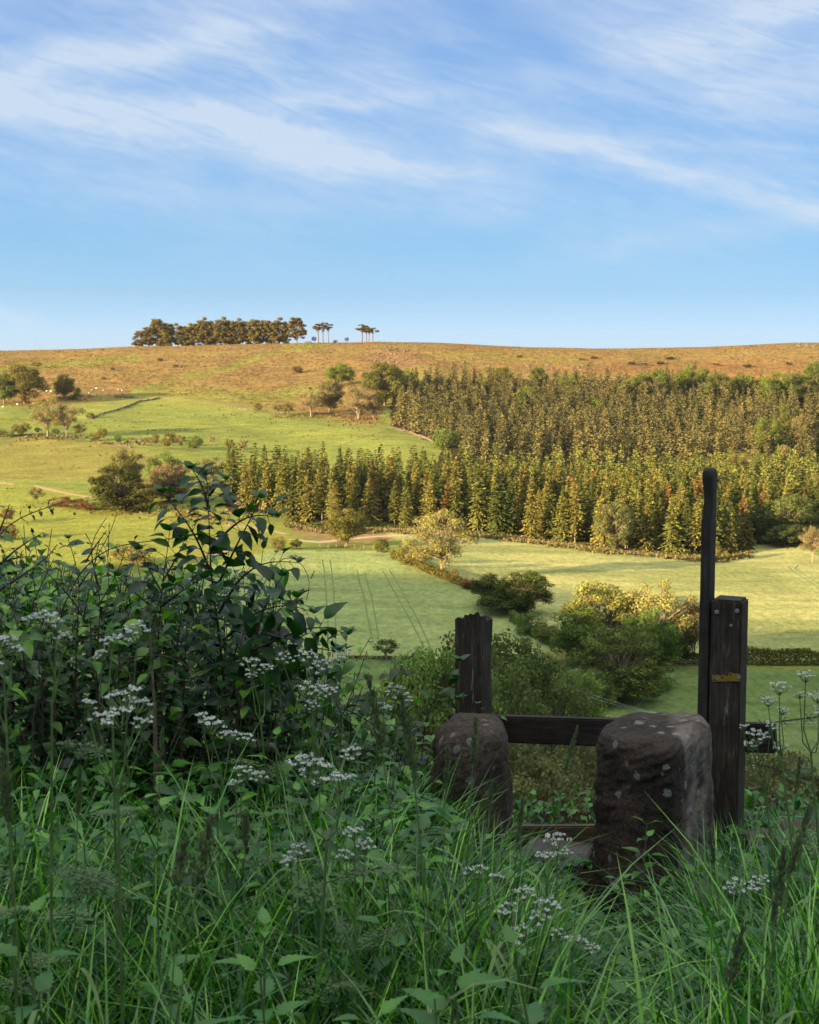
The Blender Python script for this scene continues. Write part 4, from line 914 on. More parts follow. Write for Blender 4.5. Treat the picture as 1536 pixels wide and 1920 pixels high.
# sheep
M_WOOL = plain_mat('wool', (0.36, 0.33, 0.27), (0.52, 0.49, 0.41), 8, 0.95, 0.2); M_FACE = plain_mat('sheep_face', (0.12, 0.1, 0.08), (0.2, 0.17, 0.13), 8, 0.9, 0)
def sheep_mesh():
    g = G(); V, F = rock_V(2, 2, .12); g.add(V * (.62, .33, .36) + (0, 0, .72), F, .5, 0)
    V, F = rock_V(3, 1, .08); g.add(V * (.2, .11, .13) + (.72, 0, .86), F, .5, 1)
    g.add(*tube([(.5, 0, .78), (.68, 0, .86)], [.17, .12], 6), .5, 0)
    for sx in (-.38, .38):
        for sy in (-.16, .16): g.add(*tube([(sx, sy, .6), (sx + .02, sy, .3), (sx, sy, 0)], [.075, .05, .04], 5), .5, 1)
    for sy in (-1, 1): g.add(*tube([(.66, .08 * sy, .92), (.62, .2 * sy, .9)], [.04, .02], 4), .5, 1)
    g.add(*tube([(-.6, 0, .8), (-.7, 0, .6)], [.06, .04], 5), .5, 0)
    return g
sp = [(6, 766), (33, 761), (88, 736), (96, 736), (130, 747), (155, 742), (168, 740), (173, 734), (182, 742), (194, 735), (223, 734), (229, 735), (181, 731), (105, 743)]
s0 = None
for k, (u, v) in enumerate(sp):
    p = hit(u, v)
    if s0 is None: s0 = sheep_mesh().build('sheep', [M_WOOL, M_FACE]); o = s0
    else: o = s0.copy(); COL.objects.link(o)
    o.location = p; o.rotation_euler = (0, 0, random.uniform(0, 6.28)); o.scale = (1.15,) * 3
    tag(o, 'white sheep grazing in the pasture at the far left' if k < 2 else 'white sheep grazing on the moor foot near the bright green bush', 'sheep', 'sheep in the far left pasture' if k < 2 else 'sheep at the foot of the moor')
# skyline hut in the pines, and the low wall beside the pines
M_BRICK = plain_mat('red_brick', (0.22, 0.09, 0.06), (0.34, 0.15, 0.09), 3, 0.9, 0); M_ROOF = plain_mat('dark_roof', (0.05, 0.045, 0.045), (0.09, 0.08, 0.08), 3, 0.8, 0)
p = hit(478, 644); hut = empty('hut', p); tag(hut, 'small red walled hut half hidden among the hilltop pines', 'hut')
G().add(*box_V((0, 0, 1.1), (9, 4, 2.6))).build('wall', M_BRICK, hut)
rf = G(); rf.add(np.array([(-4.8, -2.4, 2.35), (4.8, -2.4, 2.35), (4.8, 2.4, 2.35), (-4.8, 2.4, 2.35), (-4.8, 0, 3.7), (4.8, 0, 3.7)]), np.array([(0, 1, 5, 4), (2, 3, 4, 5), (0, 3, 2, 1)]))
rf.add(np.array([(-4.8, -2.4, 2.35), (-4.8, 0, 3.7), (-4.8, 2.4, 2.35), (4.8, -2.4, 2.35), (4.8, 2.4, 2.35), (4.8, 0, 3.7)]), np.array([(0, 1, 2), (3, 4, 5)])); rf.build('roof', M_ROOF, hut)
G().add(*box_V((-1.5, -2.02, .9), (1.0, .1, 2.0))).build('door', M_ROOF, hut)
for xx in (1, 3): G().add(*box_V((xx, -2.02, 1.3), (.9, .08, .8))).build('window', M_ROOF, hut)
wall([(572, 643), (584, 643)], 1.3, .6, 'stub of dark wall on the skyline left of the small thorn')
# power line over the valley floor
M_WIRE = plain_mat('wire', (0.5, 0.5, 0.5), (0.6, 0.6, 0.6), 3, 0.5, 0)
pl = empty('power_pole', (0, 0, 0)); tag(pl, 'wooden power pole standing in the valley trees, its top just showing', 'power pole')
tp = at(992, 1258, 168.); zb = float(H(tp[0], tp[1])); pl.location = (tp[0], tp[1], zb)
G().add(*tube([(0, 0, 0), (0, 0, tp[2] - zb + .1)], [.16, .11], 8)).build('pole', M_POST, pl)
G().add(*box_V((0, 0, tp[2] - zb - .1), (2.0, .12, .12), .5)).build('crossarm', M_POST, pl)
for k, (v0, v1, off) in enumerate([(1252, 1322, -.8), (1256, 1336, .8)]):
    a = np.array(tp) + (off * .88, off * .48, .15); b = at(1560, 1352 + 6 * k, 118.)
    t = np.linspace(0, 1, 24)[:, None]; Pw = a + (b - a) * t - np.array((0, 0, 1)) * (4 * 2.2 * t * (1 - t))
    o = G().add(*tube(Pw, 0.009, 4)).build('power_wire', M_WIRE); tag(o, ('upper' if k == 0 else 'lower') + ' pale wire sagging across the valley field', 'wire')
# a bird high over the moor
M_BIRD = plain_mat('bird_feathers', (0.02, 0.02, 0.02), (0.05, 0.05, 0.05), 3, 0.9, 0)
bq = at(735, 519, 400.); g = G(); V, F = rock_V(9, 1, .05); g.add(V * (.35, .12, .1), F)
for s in (-1, 1): g.add(np.array([(.12, 0, 0), (.1, .55 * s, .16), (-.05, 1.0 * s, .05), (-.12, .5 * s, .13), (-.15, 0, 0)]) , np.array([(0, 1, 3, 4)])); g.add(np.array([(.1, .55 * s, .16), (-.05, 1.0 * s, .05), (-.12, .5 * s, .13)]), np.array([(0, 1, 2)]))
o = g.build('bird', M_BIRD, loc=bq); o.rotation_euler = (0, 0, 1.4); tag(o, 'dark bird flying high above the moor', 'bird')

# ============================================================ FOREGROUND
M_BLADE = leafy_mat('grass_blade', (0.002, 0.018, 0.003), (0.044, 0.175, 0.014), (0.28, 0.55, 0.06), 0.28, 0.34, 0.7)
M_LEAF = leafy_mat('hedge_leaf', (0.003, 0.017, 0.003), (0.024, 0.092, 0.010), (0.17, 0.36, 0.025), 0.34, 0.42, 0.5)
M_NET = leafy_mat('nettle_leaf', (0.004, 0.026, 0.003), (0.042, 0.160, 0.012), (0.18, 0.38, 0.03), 0.40, 0.32, 0.45)
M_STEM = leafy_mat('green_stem', (0.04, 0.08, 0.02), (0.09, 0.15, 0.04), (0.18, 0.24, 0.08), 0.6, 0.1, 0.3)
M_TWIG = plain_mat('twig', (0.030, 0.020, 0.014), (0.075, 0.05, 0.035), 30, 0.8, 0.2)
M_DEAD = plain_mat('dead_stick', (0.07, 0.05, 0.035), (0.15, 0.11, 0.08), 30, 0.9, 0.3)
M_FLOW = plain_mat('white_floret', (0.30, 0.35, 0.27), (0.60, 0.62, 0.56), 60, 0.7, 0)
M_SEED = leafy_mat('seed_head', (0.05, 0.08, 0.03), (0.12, 0.16, 0.07), (0.24, 0.26, 0.13), 0.7, 0.15, 0.3)
def timber(name, a, b, c, rz_scale=(14, 14, 1.2), lichen=(0.30, 0.30, 0.27), thr=0.64):
    m, nt, N, L = mat(name); out = N.new('ShaderNodeOutputMaterial'); tc = N.new('ShaderNodeTexCoord')
    mp = N.new('ShaderNodeMapping'); mp.inputs['Scale'].default_value = rz_scale; L.new(tc.outputs['Object'], mp.inputs[0])
    g1 = noise_node(N, L, mp.outputs[0], 6, 8, 0.7, 0.6); g2 = noise_node(N, L, tc.outputs['Object'], 7, 5, 0.6)
    mp2 = N.new('ShaderNodeMapping'); mp2.inputs['Scale'].default_value = tuple(max(q, 1) * 0.6 for q in rz_scale); L.new(tc.outputs['Object'], mp2.inputs[0])
    g3_ = noise_node(N, L, mp2.outputs[0], 3.2, 5, 0.65, 0.2)
    c1 = ramp(N, L, g1, [(0.28, a), (0.55, b), (0.75, c)])
    c1 = mixc(N, L, c1, ramp(N, L, g2, [(0.3, g3(0.55)), (0.7, g3(1.35))]), 1.0, 'MULTIPLY')
    c1 = mixc(N, L, c1, lichen, ramp(N, L, g3_, [(thr, g3(0)), (thr + .05, g3(.75))]))
    crack = ramp(N, L, g1, [(0.30, g3(0)), (0.36, g3(1))])
    p = node(N, 'ShaderNodeBsdfPrincipled', Roughness=0.8); p.inputs['Specular IOR Level'].default_value = 0.25
    L.new(mixc(N, L, (0.006, 0.005, 0.004), c1, crack), p.inputs['Base Color'])
    b_ = N.new('ShaderNodeBump'); b_.inputs['Strength'].default_value = 0.9; b_.inputs['Distance'].default_value = 0.006
    L.new(g1, b_.inputs['Height']); L.new(b_.outputs[0], p.inputs['Normal']); L.new(p.outputs[0], out.inputs[0]); return m
M_POSTW = timber('weathered_post', (0.014, 0.010, 0.007), (0.042, 0.032, 0.022), (0.15, 0.125, 0.095))
M_POLEW = timber('handled_pole', (0.016, 0.014, 0.012), (0.032, 0.027, 0.022), (0.060, 0.052, 0.044), thr=0.72)
M_RAILW = timber('rail_timber', (0.012, 0.009, 0.008), (0.028, 0.020, 0.015), (0.055, 0.042, 0.032), (1.2, 14, 14), thr=0.74)
M_STEPW = timber('step_timber', (0.035, 0.03, 0.028), (0.085, 0.075, 0.070), (0.15, 0.135, 0.13), (1.2, 14, 14), thr=0.70)
M_LOWW = timber('lower_board', (0.055, 0.040, 0.025), (0.10, 0.075, 0.045), (0.15, 0.115, 0.07), (1.2, 14, 14), thr=0.8)

def beveled(V, F, name, mats, parent, w=0.006, seg=2, loc=(0, 0, 0), rough=0.0, cuts=0, seed=0):
    import bmesh
    bm = bmesh.new(); vs_ = [bm.verts.new(v) for v in V]
    for f in F: bm.faces.new([vs_[i] for i in f])
    bmesh.ops.recalc_face_normals(bm, faces=bm.faces)
    bmesh.ops.bevel(bm, geom=bm.edges[:], offset=w, segments=seg, affect='EDGES')
    if cuts:
        long_e = [e for e in bm.edges if e.calc_length() > 0.25]
        bmesh.ops.subdivide_edges(bm, edges=long_e, cuts=cuts, use_grid_fill=True)
        for v in bm.verts:
            p = v.co * 9 + Vector((seed, 0, 0)); v.co += Vector((mnoise.noise(p), mnoise.noise(p + Vector((7, 3, 1))), 0)) * rough
    me = bpy.data.meshes.new(name); bm.to_mesh(me); bm.free()
    for p in me.polygons: p.use_smooth = False
    me.materials.append(mats); o = bpy.data.objects.new(name, me); COL.objects.link(o); o.parent = parent; o.location = loc
    return o
ROT = radians(-26)
def local(P, O):                       # world point to the stile's own axes
    d = np.array(P) - np.array(O); return np.array((cos(-ROT) * d[0] - sin(-ROT) * d[1], sin(-ROT) * d[0] + cos(-ROT) * d[1], d[2]))
PR = at(1363, 1400, 5.32); PR[2] = 0
gz = float(H(PR[0], PR[1]))
O_ = np.array((PR[0], PR[1], gz)); stile = empty('wooden_stile', O_, ROT)
tag(stile, 'dark weathered wooden stile with two posts, a rail and a tall hand pole', 'stile')
zt = at(1363, 1121, 5.32)[2] - gz
rp = beveled(*box_V((0, 0, (zt - .3) / 2), (.118, .12, zt + .3)), 'post', M_POSTW, stile, 0.008, 2, rough=.003, cuts=14)
rp['label'] = 'thick square post with a strip of yellow metal'
# left post, broken jagged top
PL_ = local(at(892, 1400, 5.76) * (1, 1, 0) + (0, 0, gz), O_)
zl = at(892, 1155, 5.76)[2] - gz
V = []; nx = 11; rs = np.random.default_rng(12)
topx = np.interp(np.linspace(0, 1, nx), [0, .12, .28, .42, .60, .72, .88, 1], [-.010, -.004, -.012, .010, .022, .020, .030, .008])
yk = 7; g = G(); ring = []
def postring(z_of, tw=0.0):
    pts = []
    for i in range(nx): pts.append((-.058 + .116 * i / (nx - 1), -.055))
    for j in range(1, yk): pts.append((.058, -.055 + .11 * j / yk))
    for i in range(nx): pts.append((.058 - .116 * i / (nx - 1), .055))
    for j in range(1, yk): pts.append((-.058, .055 - .11 * j / yk))
    return pts
base = postring(0); npz = 26; P_ = []
tops = [zl + topx[int(round((p[0] + .058) / .116 * (nx - 1)))] + rs.normal() * .004 - (.03 if p[1] > 0 else 0) for p in base]
for k in range(npz + 1):
    t = k / npz
    for i, p in enumerate(base):
        nn = mnoise.noise(Vector((p[0] * 40, p[1] * 40, t * 5))) * .005
        lean = -.012 * t * 1.0
        P_.append((p[0] * (1 + nn * 12 * 0.5) + lean + nn, p[1] + nn, -.3 + (tops[i] + .3) * t))
nb = len(base); i = np.arange(npz)[:, None] * nb; j = np.arange(nb)[None, :]; k2 = (j + 1) % nb
g.add(P_, np.stack([i + j, i + k2, i + nb + k2, i + nb + j], -1).reshape(-1, 4))
ct = len(P_); g.V[0] = np.vstack([g.V[0], [-.012, 0, zl - .01]]); g.T = [np.full(ct + 1, .5)]
g.F.append(np.array([(npz * nb + q, npz * nb + (q + 1) % nb, ct) for q in range(nb)])); g.M.append(np.zeros(nb))
lp = g.build('post', M_POSTW, stile); lp.location = (PL_[0], PL_[1], 0); lp['label'] = 'shorter post with a split, broken top'
# tall hand pole fixed to the left face of the right post
ztp = at(1325, 879, 5.3)[2] - gz
prof = [(-.3, .022, .046, 0), (ztp - .62, .020, .044, 0), (ztp - .33, .0195, .044, 0), (ztp - .22, .0205, .044, 0), (ztp - .185, .019, .040, 0), (ztp - .155, .0185, .037, .003), (ztp - .12, .0175, .034, .004), (ztp - .085, .018, .036, .003),
        (ztp - .055, .020, .039, .001), (ztp - .03, .0208, .041, 0), (ztp - .012, .0195, .039, 0), (ztp - .004, .018, .035, 0), (ztp, .011, .024, 0)]
zs = np.array([q[0] for q in prof]); zz = np.concatenate([np.linspace(-.3, ztp - .35, 12), np.linspace(ztp - .33, ztp, 46)])
sq = []
for a in np.arange(32) * 2 * pi / 32:
    cx, cy = cos(a), sin(a); sq.append((np.sign(cx) * abs(cx) ** .28, np.sign(cy) * abs(cy) ** .28))
sq = np.array(sq); Vp = []
for z in zz:
    hx, hy, ox = (np.interp(z, zs, [q[m] for q in prof]) for m in (1, 2, 3)); Vp.append(np.column_stack([sq[:, 0] * hx + ox, sq[:, 1] * hy, np.full(32, z)]))
Vp = np.concatenate(Vp); n_ = len(zz); i = np.arange(n_ - 1)[:, None] * 32; j = np.arange(32)[None, :]; k2 = (j + 1) % 32
g = G(); g.add(Vp, np.stack([i + j, i + k2, i + 32 + k2, i + 32 + j], -1).reshape(-1, 4)); g.F.append(np.array([[(n_ - 1) * 32 + q for q in range(32)]])); g.M.append(np.zeros(1))
hp_ = g.build('hand_pole', M_POLEW, stile, smooth=True); hp_.location = (-.084, -.012, 0)
# rails
def rail(name, a, b, h, th, m, label=None, lift=0.0):
    a = local(a, O_); b = local(b, O_); d = b - a; L_ = np.linalg.norm(d)
    V, F = box_V((0, 0, 0), (L_, th, h)); o = beveled(V, F, name, m, stile, .006, 2, rough=.002, cuts=10)
    o.location = (a + b) / 2 - np.array((0, 0, h / 2)); o.rotation_euler = (0, -math.atan2(d[2], math.hypot(d[0], d[1])), math.atan2(d[1], d[0]))
    if label: o['label'] = label
    return o
def on_back(u, v, back=.085):          # point on the rail plane behind the posts
    r = ray(u, v); n = np.array((-sin(ROT), cos(ROT))); c = n @ (PR[:2] + n * back); t = c / (n @ r[:2]); return r * t
rail('rail', on_back(845, 1338), on_back(1456, 1357), .112, .045, M_RAILW, 'top rail running behind both posts')
rail('rail', on_back(930, 1548), on_back(1330, 1545), .13, .04, M_LOWW, 'paler lower board near the ground')
# step plank through the stile
sp_c = local(at(1035, 1618, 5.45), O_); stp = beveled(*box_V((0, 0, 0), (.27, .50, .042)), 'step', M_STEPW, stile, .006, 2, rough=.002, cuts=6)
stp.location = (sp_c[0], sp_c[1] - .02, sp_c[2]); stp.rotation_euler = (0, 0, radians(8))
for q in (.0, .16): 
    zc = sp_c[2] - .021; beveled(*box_V((0, 0, (zc - .25) / 2), (.09, .09, zc + .25)), 'step_leg', M_POSTW, stile, .005, 2, (sp_c[0] + .0, sp_c[1] - .15 + q * 1.4, 0))
# bolts, yellow strip
M_BOLT = plain_mat('galvanised_bolt', (0.09, 0.10, 0.12), (0.18, 0.19, 0.22), 40, 0.5, 0.1); M_YEL = plain_mat('yellow_strip_paint', (0.14, 0.085, 0.01), (0.27, 0.18, 0.02), 30, 0.6, 0.2, spots=(0.05, 0.03, 0.015), spot_scale=60, spot_thr=.60)
def on_front(u, v, y=-.062):
    r = ray(u, v); n = np.array((-sin(ROT), cos(ROT))); c = n @ (PR[:2] + n * y); t = c / (n @ r[:2]); return local(r * t, O_)
def bolt(u, v, r=.009):
    g = G(); th = np.arange(6) * pi / 3; a = np.column_stack([np.cos(th) * r, np.zeros(6), np.sin(th) * r]); b = a * (.9, 1, .9) + (0, -.006, 0); wr = np.column_stack([np.cos(th + .5) * r * 1.35, np.full(6, .001), np.sin(th + .5) * r * 1.35])
    g.add(np.vstack([wr, a * (1, 1, 1) + (0, -.001, 0), b]), np.array([(q, (q + 1) % 6, 6 + (q + 1) % 6, 6 + q) for q in range(6)] + [(6 + q, 6 + (q + 1) % 6, 12 + (q + 1) % 6, 12 + q) for q in range(6)]))
    g.F.append(np.array([[12, 13, 14, 15, 16, 17]])); g.M.append(np.zeros(1)); o = g.build('bolt', M_BOLT, stile); o.location = on_front(u, v); return o
for u, v in [(1344, 1148), (1382, 1146), (1371, 1173), (1346, 1272), (1385, 1270)]: bolt(u, v, .0075 if v != 1173 else .005)
a = on_front(1336, 1265); b = on_front(1388, 1264); c = on_front(1388, 1277); d = on_front(1336, 1278)
pts = [(a[0], a[2]), (a[0] + .012, a[2] - .001), (a[0] + .018, a[2] + .002), (a[0] + .030, a[2] - .001), (a[0] + .038, a[2] + .003), (a[0] + .05, a[2] + .001), (a[0] + .058, a[2] - .003), (b[0] - .04, b[2] + .003), (b[0] - .022, b[2] - .001), (b[0] - .01, b[2] + .001), (b[0], b[2]), (c[0], c[2]), (d[0], d[2])]
n = len(pts); g = G(); Vf = [(p[0], -.0655, p[1]) for p in pts] + [(p[0], -.0615, p[1]) for p in pts]
g.add(Vf, np.array([(q, (q + 1) % n, n + (q + 1) % n, n + q) for q in range(n)])); g.F.append(np.array([list(range(n))])); g.M.append(np.zeros(1)); g.build('yellow_strip', M_YEL, stile)

# ------------------------------------------------------------ stone pillars
def stone_mat(name, a, b, lich, seed, moss=(0.03, 0.035, 0.012)):
    m, nt, N, L = mat(name); out = N.new('ShaderNodeOutputMaterial'); tc = N.new('ShaderNodeTexCoord')
    mp = N.new('ShaderNodeMapping'); mp.inputs['Location'].default_value = (seed, 0, 0); L.new(tc.outputs['Object'], mp.inputs[0]); Cc = mp.outputs[0]
    n1 = noise_node(N, L, Cc, 5, 8, .65); n2 = noise_node(N, L, Cc, 60, 4, .7); n3 = noise_node(N, L, Cc, 13, 3, .45, .3); n4 = noise_node(N, L, Cc, 3, 4, .6)
    c = ramp(N, L, n1, [(.3, a), (.7, b)]); c = mixc(N, L, c, ramp(N, L, n2, [(.32, g3(.4)), (.68, g3(1.7))]), 1, 'MULTIPLY')
    c = mixc(N, L, c, moss, ramp(N, L, n4, [(.55, g3(0)), (.72, g3(.7))]))
    at_ = N.new('ShaderNodeAttribute'); at_.attribute_name = 'tint'     # weathered pale flank
    c = mixc(N, L, c, mixc(N, L, (0.075, 0.060, 0.048), (0.21, 0.175, 0.145), n1), at_.outputs['Fac'])
    v = N.new('ShaderNodeTexVoronoi'); v.inputs['Scale'].default_value = 19; v.inputs['Randomness'].default_value = 1; L.new(Cc, v.inputs['Vector'])
    wv = N.new('ShaderNodeMath'); wv.operation = 'MULTIPLY_ADD'; L.new(n2, wv.inputs[0]); wv.inputs[1].default_value = .62; L.new(v.outputs['Distance'], wv.inputs[2])
    cellr = N.new('ShaderNodeSeparateColor'); L.new(v.outputs['Color'], cellr.inputs[0])
    th = N.new('ShaderNodeMath'); th.operation = 'MULTIPLY_ADD'; L.new(cellr.outputs[0], th.inputs[0]); th.inputs[1].default_value = .34; th.inputs[2].default_value = .33
    lt = N.new('ShaderNodeMath'); lt.operation = 'LESS_THAN'; L.new(wv.outputs[0], lt.inputs[0]); L.new(th.outputs[0], lt.inputs[1])
    gate = N.new('ShaderNodeMath'); gate.operation = 'GREATER_THAN'; L.new(cellr.outputs[1], gate.inputs[0]); gate.inputs[1].default_value = .40
    lm = N.new('ShaderNodeMath'); lm.operation = 'MULTIPLY'; L.new(lt.outputs[0], lm.inputs[0]); L.new(gate.outputs[0], lm.inputs[1])
    l2 = N.new('ShaderNodeMath'); l2.operation = 'MULTIPLY'; L.new(lm.outputs[0], l2.inputs[0]); l2.inputs[1].default_value = .7
    c = mixc(N, L, c, lich, l2.outputs[0])
    p = node(N, 'ShaderNodeBsdfPrincipled', Roughness=.85); p.inputs['Specular IOR Level'].default_value = .25; L.new(c, p.inputs['Base Color'])
    b_ = N.new('ShaderNodeBump'); b_.inputs['Strength'].default_value = 1.0; b_.inputs['Distance'].default_value = .012; L.new(n2, b_.inputs['Height'])
    b2 = N.new('ShaderNodeBump'); b2.inputs['Strength'].default_value = .8; b2.inputs['Distance'].default_value = .03; L.new(n1, b2.inputs['Height']); L.new(b_.outputs[0], b2.inputs['Normal'])
    L.new(b2.outputs[0], p.inputs['Normal']); L.new(p.outputs[0], out.inputs[0]); return m
M_PILL = stone_mat('gritstone_dark', (0.014, 0.010, 0.007), (0.052, 0.036, 0.024), (0.20, 0.195, 0.18), 0.0)
M_PILR = stone_mat('gritstone_brown', (0.022, 0.016, 0.011), (0.066, 0.047, 0.033), (0.15, 0.15, 0.14), 4.0)
def pillar(name, poly, z0, z1, grow, top_r, m, label, seed, ridge=0.0, tilt=(0, 0), pale=None, rnd=3, top_slope=(0, 0)):
    """a standing stone: plan outline, lofted, domed on top, worn"""
    poly = np.array(poly, float); c = poly.mean(0); P = poly - c; NP = 96
    d = np.linalg.norm(np.roll(P, -1, 0) - P, axis=1); cum = np.concatenate([[0], np.cumsum(d)]); t = np.linspace(0, cum[-1], NP, endpoint=False); Q = np.vstack([P, P[:1]])
    R = np.column_stack([np.interp(t, cum, Q[:, 0]), np.interp(t, cum, Q[:, 1])])
    for _ in range(rnd): R = (np.roll(R, 1, 0) + 2 * R + np.roll(R, -1, 0)) / 4
    zs_ = np.linspace(z0, z1 - top_r, 80); rows = []
    for z in zs_: f = (z1 - z) / (z1 - z0); rows.append((z, 1 + grow * f, 0))
    for a in np.linspace(0.08, 1, 22) * pi / 2: rows.append((z1 - top_r + top_r * sin(a), 1, top_r * (1 - cos(a)) * 1.15))
    rad = np.linalg.norm(R, axis=1); V = []
    for z, s, inset in rows:
        f = (z - z0) / (z1 - z0); k = np.maximum(rad * s - inset, .004 * 0 + rad * .02) / rad
        xy = R * k[:, None] + np.array(tilt) * f; zz_ = np.full(NP, z) + (R @ np.array(top_slope)) * max(0, f - .6) / .4
        V.append(np.column_stack([xy, zz_]))
    last = V[-1]; cen = last.mean(0)
    for s in (.75, .5, .25): V.append(cen + (last - cen) * s + (0, 0, .003 * (1 - s)))
    V = np.concatenate(V); nrow = len(V) // NP
    out = np.empty_like(V)
    for q, p in enumerate(V):
        nrm = np.array((p[0], p[1], 0)); nrm /= np.linalg.norm(nrm) + 1e-6
        if p[2] > z1 - top_r: nrm = nrm * .6 + np.array((0, 0, .6))
        s_ = Vector((p[0] * 6 + seed, p[1] * 6, p[2] * 6)); dn = .020 * mnoise.noise(s_) + .010 * mnoise.noise(s_ * 2.7) + .005 * mnoise.noise(s_ * 7) + .003 * mnoise.noise(s_ * 16)
        if ridge and p[1] < .05:
            w = Vector((p[0] * 7 + seed, p[1] * 7, p[2] * 38 - p[0] * 22)); dn -= ridge * abs(mnoise.noise(w)) 
        out[q] = p + nrm * dn
    i = np.arange(nrow - 1)[:, None] * NP; j = np.arange(NP)[None, :]; k2 = (j + 1) % NP
    tint = np.zeros(len(V))
    if pale:
        for q, p in enumerate(V):
            tint[q] = max(0, min(1, (p[0] - pale[0] - .05 * mnoise.noise(Vector((p[1] * 9, p[2] * 7, seed)))) / pale[1])) * (.75 + 1.1 * mnoise.noise(Vector((p[0] * 24, p[1] * 24, p[2] * 12))))
        tint = np.clip(tint, 0, 1)
    g = G(); g.add(np.vstack([out, out[-NP:].mean(0)]), np.stack([i + j, i + k2, i + NP + k2, i + NP + j], -1).reshape(-1, 4), np.append(tint, 0))
    g.F.append(np.array([((nrow - 1) * NP + q, (nrow - 1) * NP + (q + 1) % NP, len(V)) for q in range(NP)])); g.M.append(np.zeros(NP))
    o = g.build(name, m, smooth=True); o.location = (c[0], c[1], 0); tag(o, label, 'stone'); return o
def xy(u, Y): return ((u - 768) / FPX * Y * 1.0, Y)
pz = lambda v, Y: at(768, v, Y)[2]
cosf = 1.0
def XY(u, Y, v=1500): p = at(u, v, Y); return (p[0], p[1])
pillar('stone_pillar', [XY(826, 5.02), XY(900, 4.92), XY(956, 5.10), XY(952, 5.36), XY(850, 5.38), XY(815, 5.2)], -2.12, pz(1358, 5.12), .20, .09, M_PILR, 'rounded brown stone pillar in front of the broken post', 3.0, 0.004, (-.012, 0), rnd=14)
pillar('stone_pillar', [XY(1112, 4.86), XY(1190, 4.66), XY(1262, 4.58), XY(1332, 4.92), XY(1322, 5.08), XY(1170, 5.16)], -2.1, pz(1364, 4.85), .07, .055, M_PILL, 'squarer stone pillar with lichen spots and a pale worn flank', 9.0, 0.016, (.0, 0), pale=(.045, .03), rnd=6, top_slope=(.04, 0))
rk = G(); V, F = rock_V(21, 4, .35); rk.add(V * (.10, .08, .065), F)
M_MOSS = stone_mat('mossy_rock', (0.012, 0.009, 0.006), (0.035, 0.024, 0.014), (0.14, 0.13, 0.12), 2., (0.05, 0.045, 0.01))
p = at(1440, 1590, 4.95); o = rk.build('rock', M_MOSS, smooth=True, loc=p); o['x'] = 0; del o['x']; tag(o, 'low mossy brown rock beside the thick post', 'rock')
rk = G(); V, F = rock_V(27, 4, .35); rk.add(V * (.13, .10, .10), F); p = at(1520, 1590, 4.9); tag(rk.build('rock', M_MOSS, smooth=True, loc=p), 'dark rock cut by the right edge of the picture', 'rock')

# ------------------------------------------------------------ barbed wire
M_BW = plain_mat('rusty_wire', (0.02, 0.017, 0.016), (0.05, 0.04, 0.035), 40, 0.6, 0)
for uv, lab in [([(1403, 1362, 5.42), (1470, 1352, 5.3), (1560, 1341, 5.1), (1800, 1330, 4.8)], 'barbed wire strand running right from the rail stub'),
                ([(1404, 1430, 5.42), (1450, 1440, 5.35), (1500, 1458, 5.3), (1620, 1470, 5.2)], 'sagging lower wire strand right of the thick post')]:
    K = np.array([at(*q) for q in uv]); t = np.linspace(0, len(K) - 1, 60); W = np.column_stack([np.interp(t, range(len(K)), K[:, m]) for m in range(3)]); tt = np.arange(60) * 1.3
    g = G()
    for ph in (0, pi): g.add(*tube(W + np.column_stack([0 * tt, np.cos(tt + ph), np.sin(tt + ph)]) * .0022, .0016, 5))
    for q in range(8, 60, 11):
        for s in (-1, 1): g.add(*tube([W[q] + (-.012 * s, .004, .016), W[q], W[q] + (.014 * s, -.006, -.013)], .0015, 4))
    tag(g.build('barbed_wire', M_BW), lab, 'barbed wire')

